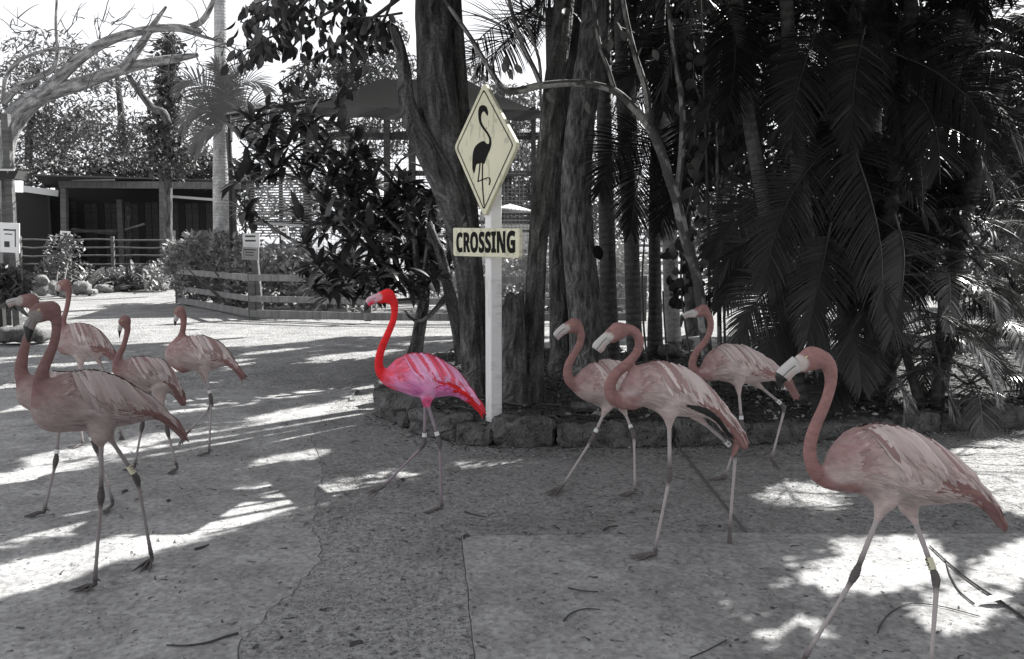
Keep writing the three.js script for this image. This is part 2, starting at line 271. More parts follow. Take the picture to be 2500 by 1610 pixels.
      if (l.band) {
        const tg = new TextGeometry(l.band, { font: FONT, size: l.yellow ? .017 : .0125, depth: .0006, curveSegments: 3 }); tg.computeBoundingBox(); const bb = tg.boundingBox; tg.translate(-(bb.min.x + bb.max.x) / 2, -(bb.min.y + bb.max.y) / 2, 0);
        const p = tg.attributes.position, turn = l.bturn ?? 0; for (let i = 0; i < p.count; i++) { const X = p.getX(i), Y = p.getY(i), an = (l.vert ? Y : X) / .0143 + turn, r = .0143 + p.getZ(i), yy = l.vert ? -X : Y; p.setXYZ(i, r * Math.sin(an), yy * .95, r * Math.cos(an)); } tg.computeVertexNormals();
        part('band_number', tg, MF.ink, b);
      }
    }
  }
  part('body', mergeGeometries(parts), MF.body, g);
  // wings: rows of overlapping feathers laid over the flank
  const sec = t => { const n = sp.length - 1, x = clamp(t, 0, 1) * n, i = Math.min(n - 1, Math.floor(x)), f = x - i; const c = v3().lerpVectors(sp[i].c, sp[i + 1].c, f), up = v3().lerpVectors(sp[i].up, sp[i + 1].up, f).normalize(); return { c, up, r: mix(sp[i].r, sp[i + 1].r, f) * .97 }; };
  const surf = (t, a, side, off) => { const q = sec(t), d = q.up.clone().multiplyScalar(Math.cos(a)).add(v3(0, 0, side * Math.sin(a) * .85)).normalize(); let ro = q.r * 1.6 + .03; for (let i = 0; i < 14; i++) { const e = dBody(q.c.x + d.x * ro, q.c.y + d.y * ro, d.z * ro); if (e < 2e-4) break; ro -= e * .85; } return q.c.clone().addScaledVector(d, Math.max(0, ro) + off); };
  const bodyL = sp[0].c.distanceTo(sp[sp.length - 1].c);
  const blade = (W, side, t0, a0, t1, a1, wid, c0, c1, base0, lift, n = 6, bow = 0) => {
    const o = W.P.length / 3, pts = [];
    for (let i = 0; i <= n; i++) { const k = i / n; pts.push([mix(t0, t1, k), mix(a0, a1, k) + bow * Math.sin(k * PI), base0 + lift * k * k]); }
    for (let i = 0; i <= n; i++) {
      const k = i / n, [t, a, of] = pts[i], p = surf(t, a, side, of), pn = surf(...pts[Math.min(n, i + 1)].slice(0, 2), side, pts[Math.min(n, i + 1)][2]), pp = surf(...pts[Math.max(0, i - 1)].slice(0, 2), side, pts[Math.max(0, i - 1)][2]);
      const d = v3().subVectors(pn, pp).normalize(), q = sec(t), nr = v3().subVectors(p, q.c).normalize(), cr = v3().crossVectors(nr, d).normalize();
      const w = wid * (k < .6 ? mix(.55, 1, sstep(0, .4, k)) : Math.sqrt(Math.max(0, 1 - ((k - .6) / .405) ** 2.2)) || .06);
      for (const e of [-1, 0, 1]) { const v = p.clone().addScaledVector(cr, e * w).addScaledVector(nr, -.0025 * Math.abs(e)); W.P.push(v.x, v.y, v.z); const c = mixc(c0, c1, clamp(k * 1.25 - .1)), sh = 1; W.C.push(c[0] * sh, c[1] * sh, c[2] * sh); W.U.push(e * w + t * .3, k * .1 + a); }
    }
    for (let i = 0; i < n; i++) for (let e = 0; e < 2; e++) { const a = o + i * 3 + e; W.I.push(a, a + 1, a + 3, a + 1, a + 4, a + 3); }
  };
  const jc = c => { const k = .78 + .44 * R(); return [c[0] * k, c[1] * k, c[2] * k]; };
  const streak = s.streak ?? 1;
  for (const side of [1, -1]) {
    const W = { P: [], I: [], C: [], U: [] };
    const we = s.wingEnd ?? 1;
    // folded flight feathers along the lower edge, running into the tail
    for (let i = 0; i < 9; i++) { const a = 1.5 + .065 * i + .1 * R(); blade(W, side, .28 + .04 * i, a + .1, Math.min(1, (.74 + .04 * i) * we), a - .28 + .1 * R(), .017, jc(mixc(pal.deep, pal.tail, R())), jc(pal.tail), .003, .006, 7); }
    // scapulars hanging from the back down the flank
    for (let row = 0; row < 4; row++) for (let i = 0; i < 19; i++) {
      const u = (i + R() * .7) / 19, t0 = .15 + .53 * u + row * .012, a0 = .12 + row * .17 + .12 * R(), dark = R() < .3 * streak;
      const len = mix(.1, .2, u ** 1.4) * (1 + .2 * R()), dr = mix(1.3, .62, u ** 1.3) * (row === 3 ? .72 : 1);
      const cr = dark ? jc(mixc(pal.back, pal.deep, .4 * R())) : jc(mixc(pal.back, pal.pale, .55 + .3 * R())), ct = dark ? jc(mixc(pal.back, pal.pale, .25 * R())) : jc(mixc(pal.back, pal.pale, clamp((.45 + .6 * R()) * (.35 + .65 * streak))));
      blade(W, side, t0, a0, t0 + len, a0 + dr * (.8 + .3 * R()), mix(.0105, .0085, u) + .004 * R(), cr, ct, .004 + .0016 * (3 - row), .005, 6, .08);
    }
    // small coverts at the bend of the wing
    for (let i = 0; i < 230; i++) {
      const t0 = .03 + .3 * R(), a0 = .25 + 1.5 * R(), w = jc(mixc(pal.back, pal.pale, clamp(sstep(.06, .2, t0) * .9 * R() + .1 * (R() - .5))));
      blade(W, side, t0, a0, t0 + .07 + .05 * R(), a0 + .15 * (R() - .3), .008 + .004 * R(), w, jc(mixc(w, pal.pale, .4 * R())), .001, .004, 4);
    }
    // loose flank and belly feathers
    for (let i = 0; i < 190; i++) {
      const t0 = .04 + .62 * R(), a0 = 1.35 + 1.2 * R(); blade(W, side, t0, a0, t0 + .1 + .08 * R(), a0 + .12 * (R() - .5), .008, jc(mixc(pal.belly, pal.back, .5 * R())), jc(mixc(pal.low, pal.belly, R())), .001, .005, 4);
    }
    part('wing', geoFrom(W.P, W.I, W.U, W.C), MF.feather, g);
    if (s.quills) { const Q = { P: [], I: [], C: [], U: [] }; for (let i = 0; i < 6; i++) blade(Q, side, .4 + .035 * i, 1.98 + .05 * i, .62 + .05 * i, 1.92 + .1 * i, .013, [1, 1, 1], [1, 1, 1], .008, .006, 6); part('flight_feather', geoFrom(Q.P, Q.I, Q.U), MF.quill, g); }
  }
  { // tail
    const W = { P: [], I: [], C: [], U: [] }, n = sp.length - 1;
    for (let i = 0; i < 12; i++) { const side = i % 2 ? 1 : -1, a = .3 + 2.3 * (i / 12) + .2 * R(); blade(W, side, .78 + .03 * R(), a, 1, a, .014, jc(pal.tail), jc(mixc(pal.tail, pal.back, R() * .6)), .004, .004 + .004 * R(), 6); }
    // frayed tips beyond the last section
    const e = sp[n].c, d = v3().subVectors(sp[n].c, sp[n - 1].c).normalize(), tips = (s.tips || []).map(p => L(F, p));
    for (const tp of [e.clone().addScaledVector(d, .03), ...tips]) for (let j = 0; j < 3; j++) {
      const o = W.P.length / 3, a = sp[n - 1].c.clone().lerp(tp, .1 + .2 * R()), z = .012 * (j - 1), dd = v3().subVectors(tp, a), cr = v3(-dd.y, dd.x, 0).normalize();
      for (let i = 0; i <= 5; i++) { const k = i / 5, w = .011 * (1 - k ** 2.2) + .0008, p = a.clone().addScaledVector(dd, k * (1 - .12 * j)); for (const q of [-1, 1]) { W.P.push(p.x + cr.x * w * q, p.y + cr.y * w * q, z + .004 * q); W.C.push(...jc(pal.tail)); W.U.push(q * w, k * .1); } }
      for (let i = 0; i < 5; i++) { const q = o + i * 2; W.I.push(q, q + 1, q + 2, q + 1, q + 3, q + 2); }
    }
    part('tail', geoFrom(W.P, W.I, W.U, W.C), MF.feather, g);
  }
  { // bill: lofted ellipses between ridge and underside, split into pale base and black tip
    const bs = s.bill.map(b => { const a = L(HF, [b[0], b[1]]), c = L(HF, [b[2], b[3]]); return { c: a.clone().add(c).multiplyScalar(.5), h: a.distanceTo(c) / 2, up: v3().subVectors(a, c).normalize() }; });
    const N = 18, n = bs.length - 1, S = k => { const x = k * n, i = Math.min(n - 1, Math.floor(x)), f = x - i, p = q => bs[clamp(q, 0, n)], cr = (a, b, c, d) => .5 * (2 * b + (c - a) * f + (2 * a - 5 * b + 4 * c - d) * f * f + (3 * b - a - 3 * c + d) * f ** 3), g4 = (fn) => cr(fn(p(i - 1)), fn(p(i)), fn(p(i + 1)), fn(p(i + 2))); return { c: v3(g4(q => q.c.x), g4(q => q.c.y), 0), h: Math.max(.0015, g4(q => q.h)), up: v3(g4(q => q.up.x), g4(q => q.up.y), 0).normalize() }; };
    const loft = (k0, k1, colf) => { const P = [], I = [], Cc = [], seg = 44; for (let i = 0; i <= N; i++) { const k = mix(k0, k1, i / N), q = S(k), lw = q.h * mix(.62, .6, k); for (let j = 0; j <= seg; j++) { const a = j / seg * 2 * PI, pinch = 1 - .1 * Math.exp(-((Math.abs(a - PI) - PI / 2 - .1) ** 2) / .02); P.push(q.c.x + q.up.x * q.h * Math.cos(a), q.c.y + q.up.y * q.h * Math.cos(a), lw * Math.sin(a) * pinch); Cc.push(...colf(k, a)); } } const w = seg + 1; for (let i = 0; i < N; i++) for (let j = 0; j < seg; j++) { const a = i * w + j; I.push(a, a + 1, a + w, a + 1, a + w + 1, a + w); } for (const e of [0, N]) { const c = P.length / 3, q = S(e ? k1 : k0); P.push(q.c.x, q.c.y, 0); Cc.push(...colf(e ? k1 : k0, 0)); for (let j = 0; j < seg; j++) I.push(c, e * w + j, e * w + j + 1); } return geoFrom(P, I, null, Cc); };
    const kb = s.black / n, white = s.pal === 'vivid' ? [.55, .36, .42] : [.45, .435, .425], lowc = s.pal === 'vivid' ? [.7, .05, .12] : s.lowBill || [.42, .34, .33];
    part('bill', loft(0, Math.min(1, kb), (k, a) => { const low = Math.abs(a - PI), gape = Math.abs(low - PI / 2 - .1) < .1 && k > .1; return gape ? [.05, .045, .045] : (low < PI / 2 ? mixc(white, lowc, sstep(.1, .3, k)) : white).map(x => x * (s.billTone ?? Math.min(1.1, (s.tone ?? 1) ** 2))); }), MF.bill, g);
    if (kb < 1) part('bill_tip', loft(kb, 1, () => [1, 1, 1]), MF.tip, g);
    const eye = s.eye ? L(HF, s.eye) : hd[hd.length - 1].p.clone().lerp(hd[0].p, .35).add(v3(0, hd[0].r * .2, 0));
    for (const side of [1, -1]) { let z = .06; while (z > 0 && sdf(eye.x, eye.y, z) > 0) z -= .001; const e = part('eye', new THREE.SphereGeometry(.0062, 12, 8), MF.eye, g); e.position.set(eye.x, eye.y, side * (z - .0022)); const p = part('pupil', new THREE.SphereGeometry(.0032, 10, 6), MF.pupil, e); p.position.set(0, 0, side * .0042); }
  }
  return g;
}
FONT = await new FontLoader().loadAsync('fonts/droid/droid_sans_bold.typeface.json');
const ZA = [0, 660, .5325], ZC = [0, 700, .16887], ZAl = [140, 1050, .2662], ZF = [840, 680, .3897], ZFh = [860, 690, .20134], ZG = [1300, 720, .4415], ZGh = [1330, 760, .24025], ZJ = [1840, 800, .5259], ZJh = [1900, 830, .27267];
flamingo({ seed: 1, tone: .72, billTone: .42, f: ZA, yaw: 22, streak: .5, label: 'dusky pink flamingo nearest on the left, yellow numbered band on its rear leg',
  body: [[255, 530, 262, 748], [320, 468, 340, 744], [410, 460, 420, 736], [500, 485, 500, 728], [590, 535, 580, 712], [670, 580, 660, 690], [735, 630, 720, 680], [800, 685, 788, 720], [856, 765, 846, 782]],
  nf: ZC, neck: [[740, 335], [800, 440], [812, 600], [775, 820], [700, 1010], [625, 1180], [570, 1370], [570, 1530], [630, 1650], [760, 1730], [900, 1700]], nr: [100, 74, 60, 63, 70, 78, 86, 94, 100, 112, 145],
  head: [[730, 335, 118], [600, 372, 128], [540, 405, 105]], face: [520, 430], faceR: .036, eye: [575, 335],
  bill: [[480, 325, 570, 520], [420, 420, 530, 545], [355, 510, 510, 590], [330, 575, 480, 660], [345, 690, 452, 735], [388, 805, 422, 808]], black: 2.7,
  legs: [{ f: ZAl, hip: [390, 60], end: [400, 150], joint: [400, 625], ankle: [342, 1385], heel: [350, 1435], toes: [[100, 1475], [255, 1492]], side: 1, hr: .036 },
    { f: ZAl, hip: [455, 40], end: [500, 105], joint: [733, 455], ankle: [858, 1145], heel: [870, 1200], toes: [[680, 1300], [840, 1308]], side: -1, hr: .026, band: '102', yellow: true, bturn: -.15, vert: true }] });
flamingo({ seed: 2, tone: .85, f: ZA, yaw: 14, label: 'flamingo at the left edge, half hidden behind the nearest one, pale bill raised level',
  body: [[165, 490, 150, 645], [230, 464, 230, 680], [300, 466, 300, 705], [380, 490, 375, 715], [460, 530, 450, 700], [530, 580, 520, 670], [580, 620, 570, 660], [620, 660, 612, 680]],
  nf: ZC, neck: [[440, 205], [490, 280], [475, 420], [430, 590], [375, 790], [325, 1000], [300, 1180], [330, 1330], [420, 1430], [520, 1460]], nr: [95, 62, 52, 54, 60, 70, 82, 95, 115, 130],
  head: [[430, 202, 100], [350, 210, 84], [310, 213, 72]], face: [262, 200], faceR: .04, eye: [340, 180],
  bill: [[300, 148, 300, 280], [220, 160, 215, 272], [150, 175, 160, 296], [95, 195, 125, 302], [82, 230, 112, 270]], black: 4,
  legs: [{ hip: [270, 700], joint: [255, 880], ankle: [203, 1100], heel: [200, 1115], toes: [[108, 1128], [130, 1135]], side: 1, band: '' }, { hip: [375, 690], joint: [440, 815], ankle: [514, 1058], heel: [515, 1085], toes: [[470, 1110], [482, 1120]], side: -1, band: '' }] });
flamingo({ seed: 3, tone: 1.15, f: ZC, yaw: 20, label: 'farthest flamingo at the back left, pale streaked wings, head turned down', streak: 1.2,
  body: [[905, 640, 955, 920], [1000, 555, 1040, 985], [1100, 530, 1130, 1020], [1220, 548, 1210, 1042], [1350, 625, 1310, 1045], [1480, 745, 1420, 1015], [1560, 830, 1500, 965], [1640, 930, 1570, 1030], [1690, 1040, 1640, 1070]],
  neck: [[945, -30], [985, 60], [985, 180], [958, 330], [915, 470], [888, 600], [872, 720], [890, 820], [950, 880]], nr: [68, 42, 34, 34, 36, 42, 50, 62, 90],
  head: [[940, -38, 70], [900, -15, 62]], eye: [905, -40], faceR: .025, face: [840, 0], tips: [[1580, 1085]],
  bill: [[800, -40, 885, 40], [790, 10, 860, 65], [800, 60, 856, 90], [822, 145, 834, 150]], black: 1.8,
  legs: [{ f: ZA, hip: [368, 410], joint: [365, 590], ankle: [376, 790], heel: [376, 803], toes: [[305, 815], [330, 820]], side: 1 }, { f: ZA, hip: [440, 395], joint: [515, 540], ankle: [552, 745], toes: [[540, 810], [580, 798]], side: -1 }] });
flamingo({ seed: 4, tone: 1.0, f: ZA, yaw: 26, label: 'flamingo with bowed head in the left group, just behind the nearest bird', streak: 1.1,
  body: [[560, 425, 568, 492], [598, 404, 608, 515], [650, 397, 660, 540], [708, 405, 708, 556], [762, 452, 748, 560], [800, 500, 785, 565], [830, 552, 813, 592], [848, 598, 832, 622]],
  nf: ZC, neck: [[1805, 500], [1838, 610], [1822, 720], [1772, 880], [1715, 1000], [1685, 1100], [1695, 1190], [1760, 1260]], nr: [68, 44, 36, 38, 44, 52, 60, 85],
  head: [[1802, 490, 72], [1778, 515, 58]], eye: [1762, 490], bill: [[1735, 515, 1775, 590], [1704, 565, 1752, 645], [1702, 650, 1748, 662], [1717, 740, 1726, 743]], black: 1.8,
  legs: [{ hip: [668, 580], joint: [650, 720], ankle: [617, 890], heel: [617, 908], toes: [[562, 915], [575, 922]], side: -1 }, { hip: [735, 590], joint: [768, 745], ankle: [806, 890], heel: [815, 915], toes: [[762, 934], [785, 938]], side: 1 }] });
flamingo({ seed: 5, tone: 1.2, f: ZA, yaw: 8, label: 'flamingo farthest right of the left group, walking with one foot lifted', streak: 1.2,
  body: [[803, 330, 818, 435], [848, 304, 860, 450], [910, 298, 915, 465], [970, 318, 965, 462], [1020, 360, 1010, 442], [1055, 400, 1043, 437], [1090, 440, 1078, 464], [1122, 485, 1112, 500]], tips: [[1112, 520], [1135, 495]],
  neck: [[824, 188], [838, 210], [840, 255], [828, 305], [803, 348], [793, 390], [806, 425], [840, 440]], nr: [20, 15, 13, 14, 17, 20, 24, 34],
  head: [[824, 188, 22], [816, 195, 18]], eye: [812, 187], faceR: .022, face: [802, 212],
  bill: [[804, 200, 825, 214], [795, 222, 812, 234], [795, 236, 808, 241], [800, 256, 803, 257]], black: 1.6,
  legs: [{ hip: [938, 455], joint: [968, 595], ankle: [958, 828], heel: [955, 843], toes: [[902, 850], [915, 853]], side: 1, band: '' }, { hip: [925, 465], joint: [972, 622], ankle: [862, 742], toes: [[812, 808], [835, 800]], side: -1 }] });
flamingo({ seed: 6, tone: 1.12, f: ZF, yaw: 6, pal: 'vivid', label: 'bright red and pink flamingo in the middle, silver band on its lifted leg', streak: 1.5,
  body: [[310, 565, 330, 680], [350, 503, 380, 705], [420, 471, 440, 735], [500, 473, 500, 750], [580, 510, 570, 750], [660, 557, 640, 738], [725, 620, 700, 738], [790, 692, 762, 770], [850, 775, 826, 815], [882, 830, 868, 850]], tips: [[870, 880], [893, 840]], ntail: 4,
  nf: ZFh, neck: [[430, 165], [495, 230], [513, 330], [498, 450], [450, 580], [382, 730], [335, 870], [320, 1000], [345, 1100], [420, 1170], [520, 1180]], nr: [80, 52, 41, 42, 44, 46, 50, 53, 58, 68, 100],
  head: [[428, 163, 83], [350, 182, 66]], eye: [350, 150], face: [315, 175], faceR: .03,
  bill: [[330, 128, 305, 245], [262, 145, 270, 258], [190, 180, 222, 280], [160, 225, 210, 295], [140, 290, 200, 312], [145, 352, 185, 335]], black: 3.1,
  legs: [{ hip: [525, 745], end: [527, 800], joint: [600, 1035], ankle: [608, 1425], heel: [618, 1447], toes: [[498, 1466], [515, 1472]], side: 1, hr: .03, band: '' }, { hip: [512, 745], end: [508, 800], joint: [502, 1045], ankle: [240, 1308], toes: [[133, 1352], [185, 1365]], side: -1, hr: .03, band: '' }] });
flamingo({ seed: 7, tone: 1.25, f: ZG, yaw: 14, label: 'flamingo whose body is overlapped by the bird in front, walking past the grove trunks', streak: .8,
  body: [[290, 435, 300, 570], [330, 382, 350, 602], [400, 355, 410, 625], [480, 368, 480, 632], [560, 410, 560, 615], [640, 470, 640, 595], [720, 540, 710, 602], [790, 620, 783, 642]],
  nf: ZGh, neck: [[300, 145], [350, 185], [370, 255], [348, 350], [290, 450], [242, 550], [232, 640], [260, 715], [330, 755], [410, 760]], nr: [70, 46, 38, 38, 39, 44, 48, 54, 62, 85],
  head: [[300, 146, 73], [245, 165, 58]], eye: [235, 140], face: [205, 175], faceR: .03,
  bill: [[190, 125, 235, 225], [140, 165, 195, 242], [95, 215, 165, 268], [90, 245, 150, 284], [122, 282, 142, 298]], black: 4, 
  legs: [{ hip: [410, 625], joint: [330, 800], ankle: [168, 1055], heel: [165, 1070], toes: [[68, 1100], [108, 1120]], side: 1, band: '' }, { hip: [500, 625], joint: [562, 775], ankle: [568, 1080], heel: [570, 1100], toes: [[472, 1106], [500, 1118]], side: -1, band: '' }] });
flamingo({ seed: 8, tone: 1.25, f: ZG, yaw: 10, label: 'flamingo with deeply looped neck right of centre, black quills showing, long forked tail', quills: true, streak: 1,
  body: [[560, 450, 560, 612], [610, 388, 620, 608], [690, 366, 690, 640], [780, 384, 760, 672], [870, 436, 840, 678], [960, 512, 920, 675], [1040, 592, 990, 690], [1110, 680, 1055, 755], [1165, 762, 1115, 805], [1192, 825, 1150, 845]], tips: [[1107, 910], [1197, 850]], ntail: 4,
  nf: ZGh, neck: [[750, 200], [850, 188], [925, 222], [963, 305], [945, 400], [880, 490], [790, 570], [712, 650], [665, 740], [660, 820], [700, 890], [790, 925], [880, 910]], nr: [85, 58, 52, 48, 47, 47, 50, 55, 60, 64, 68, 76, 100],
  head: [[745, 205, 86], [685, 245, 74]], eye: [670, 225], face: [640, 260], faceR: .03,
  bill: [[625, 205, 665, 322], [560, 260, 630, 350], [500, 320, 602, 402], [483, 362, 568, 428], [490, 440, 562, 445], [530, 527, 548, 520]], black: 3.1,
  legs: [{ hip: [755, 650], end: [757, 735], joint: [760, 1008], ankle: [677, 1415], heel: [688, 1442], toes: [[533, 1445], [572, 1472]], side: 1, hr: .038 }, { hip: [900, 665], joint: [1125, 862], ankle: [1092, 1290], toes: [[1085, 1400], [1102, 1435]], side: -1, hr: .024, band: '6' }] });
flamingo({ seed: 9, tone: 1.25, f: ZG, yaw: 8, label: 'flamingo behind the others on the right, passing the palm, rear leg folded up', streak: .7,
  body: [[975, 370, 985, 460], [1010, 307, 1030, 472], [1070, 271, 1080, 485], [1140, 276, 1140, 496], [1220, 312, 1210, 496], [1300, 358, 1280, 480], [1370, 410, 1350, 478], [1425, 465, 1400, 505], [1472, 560, 1452, 575]], tips: [[1482, 585], [1455, 590]],
  neck: [[945, 85], [980, 128], [985, 190], [960, 250], [915, 305], [890, 355], [886, 400], [912, 432], [975, 435]], nr: [28, 20, 18, 18, 19, 21, 24, 27, 42],
  head: [[945, 84, 30], [915, 96, 24]], eye: [920, 82], face: [890, 102], faceR: .03,
  bill: [[890, 80, 905, 126], [850, 95, 862, 128], [822, 110, 840, 138], [817, 135, 833, 152], [820, 180, 826, 178]], black: 1.9,
  legs: [{ hip: [1138, 485], joint: [1160, 730], ankle: [1066, 1003], heel: [1072, 1020], toes: [[975, 1016], [1000, 1026]], side: 1, band: '' }, { hip: [1225, 480], joint: [1398, 622], ankle: [1325, 900], toes: [[1345, 965], [1365, 960]], side: -1, band: '9' }] });
flamingo({ seed: 10, tone: 1.25, f: ZJ, yaw: 8, label: 'largest flamingo nearest on the right, long arched neck, feet outside the frame', streak: .4,
  body: [[420, 545, 430, 738], [470, 478, 500, 752], [550, 449, 570, 790], [650, 461, 650, 815], [760, 506, 740, 826], [870, 571, 840, 824], [970, 646, 930, 812], [1070, 752, 1030, 824], [1130, 832, 1100, 866], [1172, 920, 1152, 935]], tips: [[1180, 945]], ntail: 4,
  nf: ZJh, neck: [[300, 168], [390, 172], [452, 232], [474, 330], [460, 450], [410, 600], [343, 750], [298, 880], [283, 1000], [305, 1130], [375, 1225], [480, 1265], [600, 1240]], nr: [100, 80, 62, 51, 50, 52, 55, 58, 61, 66, 74, 84, 120],
  head: [[300, 170, 104], [225, 205, 80]], eye: [228, 152], face: [160, 210], faceR: .042,
  bill: [[130, 150, 212, 282], [60, 210, 152, 312], [0, 265, 110, 352], [-22, 310, 72, 374], [-16, 375, 42, 402], [12, 472, 26, 466]], black: 2.6,
  legs: [{ hip: [612, 800], end: [575, 890], joint: [470, 1155], ankle: [240, 1530], heel: [225, 1562], toes: [[100, 1600], [150, 1640]], side: 1, hr: .04 }, { hip: [720, 830], end: [752, 905], joint: [853, 1175], ankle: [822, 1590], heel: [815, 1650], toes: [[690, 1660], [735, 1690]], side: -1, hr: .034, band: 'NO2', yellow: true, vert: true, bturn: -.9 }] });
// ================================================================ GROUND
// speckled textures painted as grains, pits and stains into an array that wraps round
function speckle(n, base, list, seed) {
  const a = new Float32Array(n * n), b = new Float32Array(n * n), r = rng(seed);
  for (let y = 0; y < n; y++) for (let x = 0; x < n; x++) { const v = base(x / n, y / n); a[y * n + x] = v[0]; b[y * n + x] = v[1]; }
  for (const [count, r0, r1, dc, db, el = 1] of list) for (let i = 0; i < count; i++) {
    const cx = r() * n, cy = r() * n, R = mix(r0, r1, r() ** 2), an = r() * PI, ca = Math.cos(an), sa = Math.sin(an), e = 1 + (el - 1) * r(), k = .5 + r();
    const m = Math.ceil(R * e);
    for (let y = -m; y <= m; y++) for (let x = -m; x <= m; x++) { const u = (x * ca + y * sa) / e, v = -x * sa + y * ca, d = (u * u + v * v) / (R * R); if (d > 1) continue; const q = (((Math.floor(cy) + y) % n + n) % n) * n + ((Math.floor(cx) + x) % n + n) % n, w = Math.min(1, (1 - d) * 2); a[q] += dc * k * w; b[q] += db * k * w; }
  }
  const f = (arr, o) => tex(n, n, (u, v) => arr[Math.round(v * n) * n + Math.round(u * n)], o);
  return [f(a, { srgb: true }), f(b)];
}
const blot = (u, v, p, s, lo, hi) => sstep(lo, hi, fbm(u, v, p, p, 5, s));
const [concC, concB] = speckle(1536, (u, v) => { const st = blot(u, v, 7, 11, .57, .62) * .14 + blot(u, v, 14, 21, .58, .63) * .16, g = fbm(u, v, 160, 160, 3, 31), c = fbm(u, v, 14, 14, 4, 41); return [.285 * (1 - st) * (.72 + .56 * c) * (.55 + .9 * g), .5 + .35 * (g - .5) + .2 * (c - .5)]; },
  [[9000, 1, 2.2, -.1, -.25], [5000, 1, 2.2, .1, .12], [700, 2, 5, -.12, -.3, 3], [120, 3, 9, -.07, -.1, 2]], 5);
const [roughC, roughB] = speckle(1536, (u, v) => { const st = blot(u, v, 8, 13, .56, .62) * .15, g = fbm(u, v, 150, 150, 4, 33, .7), c = fbm(u, v, 20, 20, 4, 43); return [.245 * (1 - st) * (.3 + 1.4 * g) * (.8 + .4 * c), .5 + .5 * (g - .5) + .3 * (c - .5)]; },
  [[30000, 1, 2.4, -.07, -.35, 1.4], [12000, 1, 2.2, .08, .3, 1.3], [1500, 2, 6, -.09, -.3, 3], [260, 2, 4, .12, .3, 1.5]], 6);
const [sandC, sandB] = speckle(1024, (u, v) => { const g = fbm(u, v, 130, 130, 3, 35), c = fbm(u, v, 12, 12, 5, 45); return [.23 * (.6 + .8 * g) * (.6 + .8 * c), .5 + .5 * (g - .5) + .7 * (c - .5)]; }, [[9000, 1, 3, -.1, -.2, 2.5], [5000, 1, 3, .12, .25]], 7);
const [mulchC, mulchB] = speckle(1024, (u, v) => { const g = fbm(u, v, 90, 90, 4, 37); return [.05 * (.5 + g), .5 * g]; }, [[6000, 2, 7, .035, .25, 4], [5000, 2, 6, -.03, -.25, 3], [900, 2, 6, .1, .3, 3]], 8);
const set = (t, k) => { const c = t.clone(); c.repeat.set(k, k); c.needsUpdate = true; return c; };
const MG = {
  conc: mat(1, .9, { map: set(concC, .3), bumpMap: set(concB, .3), bumpScale: .012 }), rough: mat(1, .92, { map: set(roughC, .3), bumpMap: set(roughB, .3), bumpScale: .02 }),
  sand: mat(1, .95, { map: set(sandC, .25), bumpMap: set(sandB, .25), bumpScale: .05 }), mulch: mat(1, .95, { map: set(mulchC, .5), bumpMap: set(mulchB, .5), bumpScale: .04 }),
  dark: mat(.03, .9), stone: null, litter: mat(1, .85)
};
struct('ground', (() => { const g = new THREE.PlaneGeometry(240, 240, 160, 160).rotateX(-PI / 2), p = g.attributes.position; for (let i = 0; i < p.count; i++) { const x = p.getX(i), z = p.getZ(i); p.setY(i, -.03 + (Math.hypot(x, z) > 12 ? .05 * f3(x * .4, 0, z * .4) : 0)); } const u = g.attributes.uv; for (let i = 0; i < u.count; i++) u.setXY(i, p.getX(i), p.getZ(i)); g.computeVertexNormals(); return g; })(), MG.sand);
const GP = (fr, pts) => pts.map(p => { const q = gnd(fr[0] + p[0] * fr[2], fr[1] + p[1] * fr[2]); return [q.x, -q.z]; });
const ZP = [300, 960, .4222], ZR = [1050, 1150, .3763], ZD = [0, 0, D], Z3 = [500, 100, .4675];
function wobble(pts, amp, step, seed) { const o = []; for (let i = 0; i < pts.length - 1; i++) { const [a, b] = [pts[i], pts[i + 1]], L = Math.hypot(b[0] - a[0], b[1] - a[1]), n = Math.max(1, Math.round(L / step)); for (let k = 0; k < n; k++) { const t = k / n, x = mix(a[0], b[0], t), y = mix(a[1], b[1], t); o.push(k || i ? [x + amp * (f3(x * 9 + seed, y * 9, 0) + .5 * f3(x * 34, y * 34 + seed, 2)), y + amp * (f3(x * 9, y * 9 + seed, 5) + .5 * f3(x * 34 + seed, y * 34, 8))] : [x, y]); } } o.push(pts[pts.length - 1]); return o; }
